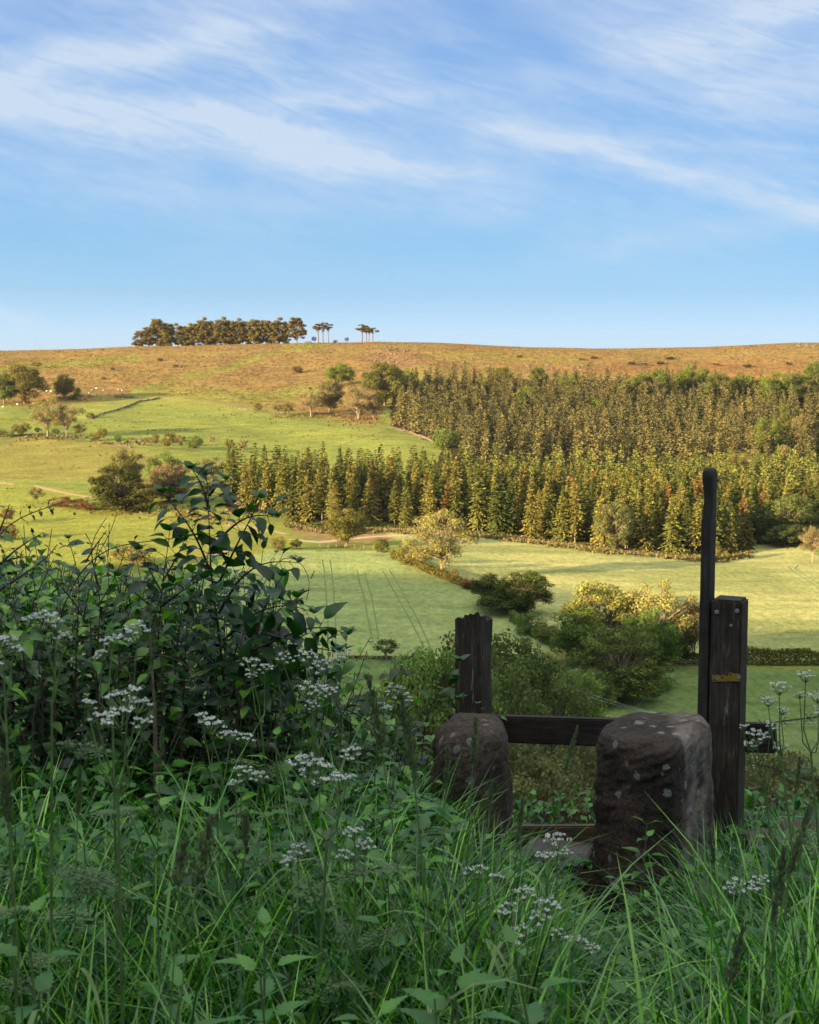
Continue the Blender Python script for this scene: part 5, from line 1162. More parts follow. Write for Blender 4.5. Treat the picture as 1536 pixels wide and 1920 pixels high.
# ------------------------------------------------------------ grass
VL_U = [-300, 0, 250, 400, 560, 700, 790, 860, 930, 985, 1050, 1110, 1200, 1290, 1360, 1430, 1536, 1800]
VL_V = [1300, 1310, 1340, 1365, 1370, 1390, 1425, 1470, 1540, 1590, 1630, 1700, 1690, 1590, 1540, 1520, 1510, 1480]
def zlim(x, y):
    f = np.maximum(y, .5); u = 768 + FPX * x / (f * .995); v = np.interp(u, VL_U, VL_V)
    a = (960 - v) / FPX; return f * (-SP + a * CP) / (CP + a * SP)
def blades(n, rs, xr, yr, Lr, wr, bend, tint, keep=None, K=7):
    y = np.sqrt(rs.uniform(yr[0] ** 2, yr[1] ** 2, n)); x = rs.uniform(xr[0], xr[1], n) * y
    z = H(x, y); lim = zlim(x, y) - z
    Ln = rs.uniform(*Lr, n) * (.8 + .6 * (vn(x / .35, y / .35, 5) + .5)); th = rs.uniform(0, 2 * pi, n)
    Ln = np.minimum(Ln, np.maximum(lim, .05) * rs.uniform(.55, 1.15, n)); Ln = np.maximum(Ln, .05)
    # thin, dark hollow round the foot of the right stone
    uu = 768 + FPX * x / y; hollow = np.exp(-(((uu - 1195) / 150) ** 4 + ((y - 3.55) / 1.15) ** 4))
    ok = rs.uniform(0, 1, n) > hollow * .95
    ok &= rs.uniform(0, 1, n) < sstep(1.7, 3.1, y) * .90 + .10
    if keep is not None: ok &= keep(x, y)
    x, y, z, Ln, th = x[ok], y[ok], z[ok], Ln[ok], th[ok]; n = len(x)
    t0 = rs.uniform(0, .38, n); kb = rs.uniform(bend[0], bend[1], n) ** 1.0
    h = np.stack([np.cos(th), np.sin(th), 0 * th], 1); t = np.linspace(0, 1, K); ds = 1 / (K - 1)
    P = np.zeros((n, K, 3)); P[:, 0] = np.stack([x, y, z - .02], 1)
    for k in range(1, K):
        a = t0 + kb * t[k] ** 1.5; P[:, k] = P[:, k - 1] + (np.sin(a)[:, None] * h + np.cos(a)[:, None] * np.array((0, 0, 1))) * (Ln * ds)[:, None]
    w = rs.uniform(*wr, n); sd = np.stack([-np.sin(th), np.cos(th), 0 * th], 1)
    tw = rs.normal(size=n) * .8; pr = np.sin(np.linspace(.35, pi, K)) ** .7; pr[-1] = .04
    S = np.zeros((n, K, 3))
    for k in range(K):
        a = tw * t[k]; S[:, k] = (sd * np.cos(a)[:, None] + h * np.sin(a)[:, None]) * (w * pr[k])[:, None] / 2
    V = np.stack([P - S, P + S], 2).reshape(-1, 3); base = (np.arange(n) * K * 2)[:, None]; kk = (np.arange(K - 1) * 2)[None, :]
    F = np.stack([base + kk, base + kk + 1, base + kk + 3, base + kk + 2], -1).reshape(-1, 4)
    T = np.clip(rs.uniform(tint[0], tint[1], n) + .25 * vn(x / .5, y / .5, 8), 0, 1)
    return V, F, np.repeat(T, K * 2)
rs = np.random.default_rng(77)
grass = G()
not_stone = lambda x, y: ~(((x / y * FPX + 768 > 790) & (x / y * FPX + 768 < 1000) & (y > 4.8) & (y < 5.6)) | ((x / y * FPX + 768 > 1090) & (x / y * FPX + 768 < 1345) & (y > 4.45) & (y < 5.3)))
grass.add(*blades(30000, rs, (-.36, .36), (1.5, 5.6), (.25, .62), (.004, .010), (.2, 1.5), (.0, .8), not_stone))
grass.add(*blades(5200, rs, (-.36, .36), (1.4, 4.6), (.45, .95), (.005, .009), (.4, 2.0), (.2, .8), not_stone))
grass.add(*blades(12000, rs, (-.5, .5), (1.2, 6.5), (.12, .35), (.003, .007), (.2, 1.4), (.0, .5), not_stone))
grass.add(*blades(1500, rs, (-.36, .36), (1.9, 4.8), (.4, .8), (.003, .006), (.3, 1.2), (1.0, 1.0), not_stone))
grass.add(*blades(9000, rs, (-.5, .5), (5.4, 8.5), (.2, .5), (.005, .010), (.2, 1.5), (.1, .7)))
tag(grass.build('meadow_grass', M_BLADE, smooth=True), 'rank green grass filling the shaded foreground', 'grass', kind='stuff')

# ------------------------------------------------------------ leaf shapes
ov = lambda t: .30 * math.sin(pi * min(1, t ** .72)) ** .9 if 0 < t < 1 else 0.004
L_OV = leaf_tpl(ov, 6, .28, .30, .10, .02); L_NET = leaf_tpl(lambda t: .27 * math.sin(pi * t ** .55) ** .9 * (1 - .25 * t) if 0 < t < 1 else .004, 12, .22, .28, .26, .01)
L_SM = leaf_tpl(ov, 3, .25, .25, 0, 0)
def low_leaves(n, rs, xr, yr, hr, sz, keep=None):
    y = np.sqrt(rs.uniform(yr[0] ** 2, yr[1] ** 2, n)); x = rs.uniform(*xr, n) * y; z = H(x, y); lim = zlim(x, y) - z
    hh = np.minimum(rs.uniform(*hr, n), np.maximum(lim, .02) * .8); P = np.stack([x, y, z + hh], 1)
    uu = 768 + FPX * x / y; ok = rs.uniform(0, 1, n) > .8 * np.exp(-(((uu - 1190) / 130) ** 2 + ((y - 3.9) / .8) ** 2)); ok &= not_stone(x, y); ok &= vn(x / .4, y / .4, 19) > -.22
    P = P[ok]; n = len(P); th = rs.uniform(0, 2 * pi, n); d = np.stack([np.cos(th), np.sin(th), rs.uniform(-.4, .5, n)], 1)
    return frames(d, np.array((0, 0, 1)) + rs.normal(size=(n, 3)) * .35), P, rs.uniform(*sz, n), rs.uniform(.1, .75, n)
rs = np.random.default_rng(78); und = G()
scatter(und, L_OV, *low_leaves(5200, rs, (-.37, .37), (1.5, 5.4), (.02, .42), (.03, .075)))
scatter(und, L_NET, *low_leaves(3800, rs, (-.36, .03), (3.3, 4.8), (.12, .66), (.035, .085)))
scatter(und, L_SM, *low_leaves(9000, rs, (-.37, .37), (1.4, 5.6), (.02, .40), (.012, .035)))
tag(und.build('undergrowth', M_NET, smooth=True), 'low leafy weeds growing up through the grass', 'undergrowth', kind='stuff')

# ------------------------------------------------------------ cow parsley
def umbel(gf, gs, c, size, rs, axis=(0, 0, 1)):
    axis = unit(np.array(axis, float)); n = rs.integers(9, 13); hub = np.array(c) - axis * size * .5
    a = np.cross(axis, (1, .2, 0)); a = unit(a); b = np.cross(axis, a)
    for k in range(n):
        th = k * 2.4; r = size * .5 * math.sqrt((k + .5) / n); e = hub + axis * (size * .5 - r * r / size * .5 + rs.normal() * .003) + (a * cos(th) + b * sin(th)) * r
        gs.add(*tube([hub, hub * .5 + e * .5 + (a * cos(th) + b * sin(th)) * r * .12, e], [.0011, .0009, .0006], 4), .6)
        m = 24; d = rs.normal(size=(m, 3)) ; d[:, 2] = np.abs(d[:, 2]) * .5; d = unit(d); rr = size * .105
        Cc = e + d * rr * rs.uniform(.4, 1, m)[:, None]; nr = unit(d + rs.normal(size=(m, 3)) * .35 + (0, 0, .5)); ax = np.cross(nr, rs.normal(size=(m, 3))); s = rs.uniform(.0032, .0062, m) * (size / .07) ** .5
        for q in range(2): V, F = cards(Cc, unit(ax) if q == 0 else np.cross(nr, unit(ax)), nr, s, s * .62); gf.add(V + nr.repeat(4, 0) * .0004 * q, F)
    return hub
def ferny(g, root, d, L_, rs, tint=.12):
    """a twice divided feathery leaf"""
    d = unit(np.array(d, float)); side = unit(np.cross(d, (0, 0, 1))); P = []; A = []; N_ = []; S = []
    pts = [root + d * L_ * t - np.array((0, 0, 1)) * .25 * L_ * t * t for t in np.linspace(0, 1, 8)]
    g.add(*tube(pts, np.linspace(.0016, .0006, 8), 4), tint)
    for k in range(1, 8):
        for s in (-1, 1):
            l2 = L_ * .42 * (1 - (k / 9)) + .01; dd = unit(side * s + d * .55 + rs.normal(size=3) * .1)
            for q in range(1, 6):
                c = pts[k] + dd * l2 * q / 5 - np.array((0, 0, 1)) * .1 * l2 * q / 5; sc = l2 * .30 * (1.15 - q / 6)
                for s2 in (-1, 1): P.append(c + np.cross(dd, (0, 0, 1)) * s2 * sc * .5); A.append(dd * .7 + np.cross(dd, (0, 0, 1)) * s2); N_.append(np.array((0, 0, 1)) + rs.normal(size=3) * .3); S.append(sc * 1.25)
    S = np.array(S); V, F = cards(np.array(P), np.array(A), unit(np.array(N_)), S, S * .5); g.add(V, F, np.clip(tint + rs.normal() * .1, 0, 1))
def parsley(heads, Y, root_u, label, rs, nleaf=3):
    g0 = at(root_u, 1800, Y); root = np.array((g0[0], Y, float(H(g0[0], Y)))); o = empty('cow_parsley', root); tag(o, label, 'cow parsley')
    H_ = [at(u, v, Y + dy) for u, v, dy, s in heads]; top = np.mean(H_, axis=0); low = min(q[2] for q in H_); fk = 1 - min(.5, .17 / max(.3, top[2] - root[2])); fork = root + (top - root) * fk; fork[2] = min(fork[2], low - .05)
    st = G(); mid = (root + fork) / 2 + rs.normal(size=3) * (.02, .02, 0)
    def L3(p): return np.asarray(p) - root
    st.add(*tube([L3(root), L3(mid), L3(fork)], [.0045, .0038, .003], 6), .45)
    for (u, v, dy, s), q in zip(heads, H_):
        gf = G(); gs = G(); ax = unit(np.array((rs.normal() * .18, rs.normal() * .18 - .1, 1))); hub = umbel(gf, gs, L3(q), s, rs, ax)
        f2 = L3(fork) * .6 + hub * .4 + rs.normal(size=3) * .01; f2[2] -= .02; f2[0] += (hub[0] - f2[0]) * .25
        st.add(*tube([L3(fork), f2, hub * .85 + f2 * .15, hub], [.0026, .0019, .0015, .0013], 5), .55)
        h_ = gs.build('flower_rays', M_STEM, o); f_ = gf.build('florets', M_FLOW, h_)
    for k in range(nleaf):
        t = rs.uniform(.25, .95); p = L3(root + (fork - root) * t); a = rs.uniform(0, 6.28); ferny(st, p, (cos(a), sin(a), .5), rs.uniform(.12, .22), rs)
    st.build('stem', M_STEM, o, smooth=True); return o
rs = np.random.default_rng(31)
CPL = [([(72, 1152, 0, .075), (98, 1165, .05, .05), (118, 1190, .02, .04)], 2.9, 95, 'cow parsley highest at the left, over the dark hedge'),
 ([(250, 1178, 0, .075), (205, 1195, .06, .05), (185, 1225, 0, .035)], 3.0, 190, 'cow parsley with one wide head in front of the hedge middle'),
 ([(10, 1196, 0, .07), (30, 1210, .05, .04), (-20, 1230, 0, .06)], 2.7, 30, 'cow parsley cut by the left picture edge'),
 ([(230, 1295, 0, .075), (215, 1335, -.05, .07), (260, 1310, .05, .06), (190, 1345, 0, .05), (265, 1350, .03, .045), (170, 1315, .05, .035)], 2.6, 205, 'bushy cow parsley with the most heads, left of centre'),
 ([(400, 1350, 0, .08), (430, 1372, .05, .06), (462, 1380, 0, .05), (380, 1340, .05, .04)], 3.6, 400, 'white cow parsley low before the hedge foot'),
 ([(472, 1240, 0, .075), (498, 1250, .05, .05), (470, 1262, .04, .04)], 4.2, 530, 'small cow parsley against the right hedge shoots'),
 ([(535, 1232, 0, .06), (575, 1225, .1, .08), (600, 1245, 0, .08), (640, 1225, 0, .07)], 4.3, 590, 'cow parsley row of heads beside the hedge tip'),
 ([(590, 1285, 0, .09), (615, 1293, .05, .06), (585, 1318, 0, .05)], 4.1, 600, 'cow parsley just below the hedge tip'),
 ([(575, 1425, 0, .08), (600, 1440, .05, .09), (640, 1455, 0, .07), (655, 1410, .05, .05)], 3.0, 590, 'greenish cow parsley in the grass right of centre'),
 ([(745, 1290, 0, .08), (760, 1305, .06, .06), (720, 1322, 0, .06)], 4.4, 735, 'cow parsley in front of the valley floor trees'),
 ([(455, 1440, 0, .05), (485, 1452, .05, .05), (440, 1465, 0, .04)], 3.4, 460, 'small cow parsley deep in the central grass'),
 ([(1042, 1568, 0, .075), (1055, 1595, .03, .05), (1020, 1600, -.03, .05)], 3.4, 1030, 'cow parsley in the gap between the two stones'),
 ([(890, 1628, 0, .06), (930, 1640, .05, .04)], 3.3, 905, 'flat headed cow parsley before the left stone'),
 ([(1030, 1690, 0, .06), (985, 1668, .05, .05), (1012, 1715, 0, .05), (970, 1745, 0, .07), (950, 1700, 0, .05)], 3.0, 990, 'loose cow parsley below the stone gap'),
 ([(1075, 1757, 0, .06), (1110, 1775, .04, .04), (1045, 1745, .04, .035)], 3.1, 1080, 'low white cow parsley at the edge of the dark hollow'),
 ([(1395, 1656, 0, .08), (1370, 1665, .04, .05), (1425, 1650, .02, .05)], 3.5, 1400, 'single broad cow parsley head in the right hand grass'),
 ([(1462, 1283, 0, .065), (1440, 1310, .04, .05), (1470, 1330, .05, .04)], 4.0, 1500, 'tall cow parsley right of the thick post, left of its pair'),
 ([(1510, 1262, 0, .055), (1530, 1300, .04, .06), (1545, 1330, 0, .06), (1500, 1300, 0, .03)], 3.9, 1520, 'tallest cow parsley at the right picture edge'),
 ([(1425, 1375, 0, .07), (1410, 1392, .05, .06), (1450, 1358, 0, .05), (1462, 1395, .05, .05), (1395, 1360, .03, .03)], 4.1, 1460, 'cow parsley overlapping the end of the rail stub'),
 ([(660, 1555, 0, .05), (685, 1580, .03, .05), (645, 1600, 0, .04)], 3.0, 670, 'green headed cow parsley low in the middle grass'),
 ([(560, 1590, 0, .05), (540, 1610, 0, .04)], 3.1, 550, 'faint cow parsley in the middle grass')]
for hd, Y, ru, lab in CPL: parsley(hd, Y, ru, lab, rs)

# ------------------------------------------------------------ nettles
def nettle(seed, h=.6):
    rs = np.random.default_rng(seed); o = empty('nettle', (0, 0, 0)); st = G(); lf = G()
    ben = np.array((rs.normal() * .06, rs.normal() * .06, 0)); pt = lambda t: np.array((0, 0, h * t)) + ben * t * t
    st.add(*tube([pt(t) for t in np.linspace(0, 1, 7)], np.linspace(.0035, .0018, 7), 6), .3)
    Rm = []; P = []; S = []; T = []
    for k in range(9):
        t = .25 + .75 * k / 8; s = .105 * (1 - .55 * (k / 8) ** 2) * rs.uniform(.85, 1.15); a = k * pi / 2 + rs.normal() * .2
        for q in (0, pi):
            el = .15 + .55 * (k / 8) ** 2; d = np.array((cos(a + q), sin(a + q), el - .15)); st.add(*tube([pt(t), pt(t) + d * s * .35], [.001, .0008], 4), .4)
            Rm.append(frames(d[None], np.array([[0, 0, 1.]]) + rs.normal(size=(1, 3)) * .15)[0]); P.append(pt(t) + d * s * .33); S.append(s); T.append(.26 + .04 * k + rs.normal() * .06)
    scatter(lf, L_NET, np.array(Rm), np.array(P), np.array(S), np.clip(np.array(T), 0, 1))
    st.build('stem', M_STEM, o, smooth=True); lf.build('leaves', M_NET, o, smooth=True); return o
NT = [nettle(900 + k, .55 + .06 * k) for k in range(4)]
nl = [(1055, 1790, 2.3, 'tallest nettle at the bottom, right of centre'), (838, 1830, 2.2, 'nettle at the bottom centre, left of the tallest one'), (490, 1745, 2.5, 'nettle in the left grass with broad pale leaves'), (525, 1830, 2.2, 'nettle low at the bottom left of centre'),
      (930, 1850, 2.1, 'nettle between the two bottom centre ones'), (1175, 1640, 4.1, 'dark nettle at the foot of the right stone'), (1205, 1545, 4.3, 'nettle standing against the face of the right stone'), (1235, 1690, 4.0, 'dark nettle below the right stone, right side'),
      (1120, 1730, 3.7, 'nettle on the left rim of the dark hollow'), (1270, 1790, 3.3, 'nettle leaning out of the dark hollow'), (740, 1640, 3.1, 'nettle in the grass below the left stone'), (300, 1700, 2.7, 'nettle in the left foreground grass'),
      (170, 1600, 3.2, 'nettle near the left edge behind the seed stalks'), (600, 1500, 3.8, 'nettle before the hedge foot, right part'), (520, 1390, 4.2, 'nettle at the hedge foot beside the buds'), (690, 1400, 4.3, 'nettle right of the hedge foot'),
      (660, 1880, 2.0, 'nettle cut by the bottom edge'), (250, 1850, 2.1, 'nettle at the bottom left corner'), (1330, 1750, 3.1, 'nettle at the right rim of the hollow'), (1150, 1880, 2.3, 'nettle top at the bottom edge under the hollow'), (420, 1560, 3.4, 'nettle in the middle of the left grass'), (80, 1760, 2.4, 'nettle at the lower left edge')]
for k, (u, v, Y, lab) in enumerate(nl):
    q = at(u, v, Y); gz_ = float(H(q[0], Y)); hh = max(.25, q[2] - gz_); src = NT[k % 4]; sc = hh / (.55 + .06 * (k % 4)); sh = min(1.25, max(.8, sc)); gz_ = q[2] - sh * (.55 + .06 * (k % 4)) if sc < .8 else gz_
    if k < 4: src.location = (q[0], Y, gz_); src.rotation_euler = (0, 0, rs.uniform(0, 6)); src.scale = (sh, sh, max(sc, .8)); tag(src, lab, 'nettle')
    else: copy_tree(src, (q[0], Y, gz_), rs.uniform(0, 6), (sh, sh, max(sc, .8)), None, lab)
    if k < 4: pass
for o in COL.objects:
    if o.name.startswith('nettle') and o.type == 'EMPTY': o['category'] = 'nettle'

# ------------------------------------------------------------ grass stalks with seed heads
def seed_stalk(tip, Y, lean, L_head, fat, label, rs, droop=.15, kind=0):
    q = at(tip[0], tip[1], Y); x0 = q[0] - lean; root = np.array((x0, Y, float(H(x0, Y)))); o = empty('seeding_grass', root); tag(o, label, 'grass stalk')
    e = q - root; t = np.linspace(0, 1, 14)[:, None]; C_ = np.concatenate([e[None, :1] * t ** 1.8, t * 0, e[None, 2:] * (t * (1 + droop) - droop * t ** 3)], 1)
    st = G(); st.add(*tube(C_, np.linspace(.0022, .0009, 14), 5), .55)
    for k in range(3):
        tb = rs.uniform(.15, .6); i = int(tb * 13); a = rs.uniform(0, 6.28); p = C_[i]; n = 7; Lb = rs.uniform(.2, .35); B = np.array([p + np.array((cos(a) * sin(.3 + 1.6 * s), sin(a) * sin(.3 + 1.6 * s), cos(.3 + 1.6 * s) * .9)) * Lb * s for s in np.linspace(0, 1, n)]); S_ = np.array((-sin(a), cos(a), 0)) * .0045
        pr = np.sin(np.linspace(.5, pi - .03, n))[:, None]; V = np.stack([B - S_ * pr, B + S_ * pr], 1).reshape(-1, 3); st.add(V, np.array([(2 * q_, 2 * q_ + 1, 2 * q_ + 3, 2 * q_ + 2) for q_ in range(n - 1)]), .5)
    st.build('stalk', M_STEM, o, smooth=True)
    hd = G(); d = unit(C_[-1] - C_[-2]); nsp = int(170 * L_head / .08); tt = rs.uniform(0, 1, nsp); top = C_[-1] + d * .0
    n3 = unit(rs.normal(size=(nsp, 3)) - 0); env = fat * (np.sin(pi * np.clip(tt * .9 + .08, 0, 1)) ** .6)
    if kind == 1: env = fat * 1.5 * (np.abs(np.sin(tt * 7.5)) ** .8) * (.4 + tt * .0 + .8 * (1 - tt))
    Pc = top - d * (L_head * (1 - tt))[:, None] + n3 * env[:, None] * rs.uniform(.3, 1, nsp)[:, None] * (1, 1, .6); ax = unit(d + n3 * .45); nr = np.cross(ax, rs.normal(size=(nsp, 3))); s = rs.uniform(.007, .012, nsp)
    V, F = cards(Pc, ax, nr, s, s * .42); hd.add(V, F, np.repeat(rs.uniform(.1, .9, nsp), 4)); V, F = cards(Pc, ax, np.cross(nr, ax), s, s * .42); hd.add(V, F, np.repeat(rs.uniform(.1, .9, nsp), 4))
    hd.build('seed_head', M_SEED, o); return o
SS = [((893, 1345), 3.3, .03, .11, .009, 'seed stalk crossing the top of the left stone', 0), ((1083, 1362), 3.5, .10, .12, .007, 'slender seed stalk leaning right between the stones', 0), ((925, 1462), 3.2, .06, .09, .009, 'seed stalk in front of the left stone, right side', 0),
 ((690, 1265), 2.2, -.10, .12, .013, 'thick drooping seed head left of the broken post', 1), ((752, 1300), 2.1, -.08, .11, .012, 'thick drooping seed head lower right of the first thick one', 1), ((395, 1535), 1.9, .10, .09, .016, 'fat pale cocksfoot head in the left centre grass', 1),
 ((345, 1580), 1.95, .05, .06, .013, 'smaller cocksfoot head below the fat pale one', 1), ((1520, 1512), 2.3, .12, .12, .013, 'arching seed head at the right edge', 0), ((1470, 1590), 2.4, .04, .13, .011, 'upright seed head in the right hand grass', 0),
 ((1395, 1735), 2.2, .08, .10, .011, 'drooping seed head low in the right grass', 1), ((840, 1400), 2.9, .02, .09, .006, 'thin seed stalk left of the left stone', 0), ((768, 1370), 2.7, -.05, .10, .008, 'seed stalk crossing the hedge end', 0),
 ((305, 1365), 3.4, .03, .09, .006, 'thin seed stalk above the left grass', 0), ((5, 1410), 2.0, -.03, .10, .012, 'seed head at the left picture edge', 0), ((640, 1330), 3.3, .02, .09, .006, 'thin seed stalk before the hedge tip', 0), ((460, 1530), 2.3, .01, .05, .009, 'short purple tinged seed head in the centre grass', 0),
 ((980, 1500), 3.0, .04, .1, .006, 'thin seed stalk at the right side of the left stone', 0), ((150, 1440), 2.6, .03, .09, .006, 'thin seed stalk among the left grass', 0), ((1500, 1420), 3.4, .03, .09, .005, 'fine seed stalk right of the mossy rock', 0), ((1330, 1560), 3.4, -.05, .08, .005, 'fine arching stalk over the foot of the right stone', 0)]
for tip, Y, ln, lh, ft, lab, kd in SS: seed_stalk(tip, Y, ln, lh, ft, lab, rs, kind=kd)

# ------------------------------------------------------------ the hedge on the left
HT_U = [-500, 0, 50, 110, 180, 250, 320, 400, 470, 540, 600, 650, 700, 760, 820]
HT_V = [1060, 1075, 1060, 1075, 1080, 1090, 1070, 1090, 1110, 1170, 1265, 1330, 1380, 1430, 1470]
def ztop(x, y):
    u = 768 + FPX * x / y; v = np.interp(u, HT_U, HT_V); a = (960 - v) / FPX; return 5.2 * (-SP + a * CP) / (CP + a * SP)
rs = np.random.default_rng(55)
hs_ = empty('hedgerow', (-1.0, 5.3, float(H(-1.0, 5.3)))); tag(hs_, 'dark mixed hedge of leafy shoots filling the left behind the grass', 'hedge')
HO = np.array(hs_.location)
tw = G(); lv = G()
Rm = []; P = []; S = []; T = []
for k in range(300):
    y = rs.uniform(4.6, 6.3); uu = rs.uniform(-420, 770); x = (uu - 768) / FPX * y; zg = float(H(x, y)); zt_ = float(ztop(x, y)) + rs.normal() * .04 + (.09 if rs.random() < .16 and uu < 420 else 0) * rs.uniform(.3, 1); zt_ -= abs(y - 5.2) * .12
    hgt = zt_ - zg
    if hgt < .1: continue
    ln = rs.normal(size=2) * .16; n = 9; t = np.linspace(0, 1, n); C_ = np.column_stack([x + ln[0] * t ** 1.6, y + ln[1] * t ** 1.6, zg + hgt * t]) + rs.normal(size=(n, 3)) * .012
    tw.add(*tube(C_ - HO, np.linspace(rs.uniform(.004, .009), .0015, n), 5))
    m = int(hgt / .032)
    for q in range(m):
        tt = .12 + .88 * q / m; p = np.array([np.interp(tt, t, C_[:, c]) for c in range(3)])
        for s in (0, pi):
            if rs.random() < .25: continue
            a = q * 1.3 + s + rs.normal() * .3; rch = rs.uniform(.02, .09) * (1.2 - tt * .6); d = np.array((cos(a), sin(a), rs.uniform(-.25, .45))); e = p + d * rch
            Rm.append(d + (0, 0, -.25)); P.append(e - HO); S.append(rs.uniform(.026, .078)); T.append(np.clip(.30 + .40 * tt ** 2 + rs.normal() * .24, 0, 1))  # leaf tint rises towards the twig tops, backlight put into the colour
    # side spray
Rm = frames(np.array(Rm), np.array((0, -.25, 1.)) + rs.normal(size=(len(Rm), 3)) * .3)
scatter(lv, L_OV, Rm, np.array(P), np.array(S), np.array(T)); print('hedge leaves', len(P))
# inner leaves
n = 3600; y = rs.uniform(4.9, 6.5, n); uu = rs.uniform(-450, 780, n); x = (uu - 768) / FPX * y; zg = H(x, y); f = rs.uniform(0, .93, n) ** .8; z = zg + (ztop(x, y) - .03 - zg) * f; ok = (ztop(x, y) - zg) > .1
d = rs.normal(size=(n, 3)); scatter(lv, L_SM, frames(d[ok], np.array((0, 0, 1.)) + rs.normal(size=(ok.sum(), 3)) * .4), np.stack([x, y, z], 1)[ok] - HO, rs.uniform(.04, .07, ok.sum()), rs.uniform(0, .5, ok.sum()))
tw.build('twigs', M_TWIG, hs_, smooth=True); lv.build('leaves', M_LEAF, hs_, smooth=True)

def shoot(name, label, stems, Y, leafsz, rs, thick=.006, step=.045, tint=.35, tw_mat=None, up=.25, dens=1.0, tipleaf=True, cat='shrub', L=L_OV, leafless=False):
    p0 = at(stems[0][0][0], stems[0][0][1], Y); r0 = np.array((p0[0], Y, float(H(p0[0], Y)))); o = empty(name, r0); tag(o, label, cat); st = G(); lf = G(); Rm = []; P = []; S = []; T = []
    for si, stem in enumerate(stems):
        K = np.array([at(u, v, Y + (dy[0] if dy else 0)) for u, v, *dy in stem]) - r0
        if si == 0: K = np.vstack([[0, 0, -.02], K])
        tk = np.concatenate([[0], np.cumsum(np.linalg.norm(np.diff(K, axis=0), axis=1))]); m = max(6, int(tk[-1] / .03)); t = np.linspace(0, tk[-1], m)
        C_ = np.column_stack([np.interp(t, tk, K[:, c]) for c in range(3)])
        for _ in range(3): C_[1:-1] = (C_[:-2] + 2 * C_[1:-1] + C_[2:]) / 4
        th = thick * (1 if si == 0 else .62); st.add(*tube(C_, np.linspace(th, .0012, m), 6))
        if leafless: continue
        nn = int(tk[-1] / step * dens)
        for q in range(nn):
            tt = (q + .5) / nn
            if si == 0 and tt < .35: continue
            i = min(m - 2, int(tt * (m - 1))); p = C_[i]; ax = unit(C_[i + 1] - C_[i]); a0 = q * pi / 2 + rs.normal() * .25
            b1 = unit(np.cross(ax, (0.2, .9, .3))); b2 = np.cross(ax, b1)
            for s in (0, pi):
                if rs.random() < .15: continue
                d = unit(b1 * cos(a0 + s) + b2 * sin(a0 + s) + ax * .45 + (0, 0, up - .2)); pet = leafsz * rs.uniform(.15, .6); st.add(*tube([p, p + d * pet], [.0012, .0009], 4)); sz = leafsz * rs.uniform(.55, 1.15) * (1 - .25 * tt)
                Rm.append(unit(d + np.array((0, 0, -.35)))); P.append(p + d * pet); S.append(sz); T.append(np.clip(tint + rs.normal() * .15, 0, 1))
        if tipleaf:
            for k in range(5):
                a = k * 1.256; d = np.array((cos(a) * .7, sin(a) * .7, .7)); Rm.append(d); P.append(C_[-1]); S.append(leafsz * rs.uniform(.3, .6)); T.append(.5)
    st.build('stems', tw_mat or M_TWIG, o, smooth=True)
    if Rm: scatter(lf, L, frames(np.array(Rm), np.array((0, -.2, 1.)) + rs.normal(size=(len(Rm), 3)) * .25), np.array(P), np.array(S), np.array(T)); lf.build('leaves', M_LEAF, o, smooth=True)
    return o
rs = np.random.default_rng(66)
shoot('sapling', 'tallest leafy sapling rising out of the hedge against the plantation', [[(425, 1330), (412, 1200), (396, 1080), (392, 980), (390, 900), (386, 892)], [(393, 960), (380, 905), (360, 880)], [(398, 1080), (370, 1010), (345, 970), (305, 925)], [(395, 1030), (430, 990), (470, 960), (520, 970)], [(400, 1120), (425, 1060), (450, 1010), (490, 935)],
  [(410, 1150), (450, 1080), (500, 1050), (560, 1055)], [(392, 930), (410, 905), (425, 900)], [(420, 1200), (470, 1150), (540, 1130), (590, 1150)]], 4.9, .098, rs, .009, .033, .3, dens=1.1)
shoot('sapling', 'second leafy sapling, shorter, with reddish tips left of the tallest', [[(290, 1290), (298, 1180), (306, 1080), (318, 1010), (318, 995)], [(305, 1090), (335, 1040), (348, 1010)], [(303, 1110), (275, 1060), (262, 1030)], [(300, 1150), (250, 1110), (220, 1080)], [(300, 1140), (350, 1100), (380, 1085)]], 4.8, .088, rs, .007, .034, .38)
shoot('sapling', 'broad leaved shoot spreading right at the hedge tip', [[(440, 1420), (450, 1300), (480, 1200), (520, 1140), (560, 1120)], [(470, 1220), (540, 1190), (600, 1170), (655, 1190)], [(460, 1260), (530, 1230), (590, 1210), (640, 1225)], [(480, 1190), (500, 1120), (530, 1080)], [(455, 1290), (520, 1270), (570, 1275)]], 4.7, .105, rs, .009, .031, .25, dens=1.1)
shoot('sapling', 'leafy shoot filling the hedge left of the tallest sapling', [[(340, 1400), (345, 1280), (350, 1180), (360, 1110)], [(345, 1240), (310, 1180), (290, 1150)], [(348, 1220), (390, 1160), (410, 1130)]], 4.7, .08, rs, .008, .038, .3)
shoot('sapling', 'upright shoot at the far left of the hedge', [[(140, 1300), (145, 1180), (150, 1090), (135, 1030), (128, 1010)], [(148, 1100), (175, 1060), (190, 1050)], [(146, 1140), (110, 1090), (70, 1060)]], 4.7, .06, rs, .006, .040, .3)
shoot('hawthorn', 'arching hawthorn branches at the left picture edge', [[(-40, 1200), (-30, 1080), (-5, 1000), (40, 968), (108, 945)], [(-20, 1080), (20, 1035), (60, 1010), (82, 998)], [(-20, 1120), (40, 1080), (100, 1040), (108, 1020)], [(-5, 1005), (10, 970), (18, 945)], [(-10, 1060), (40, 1040), (70, 1045)]], 4.4, .032, rs, .007, .020, .3, tipleaf=False)
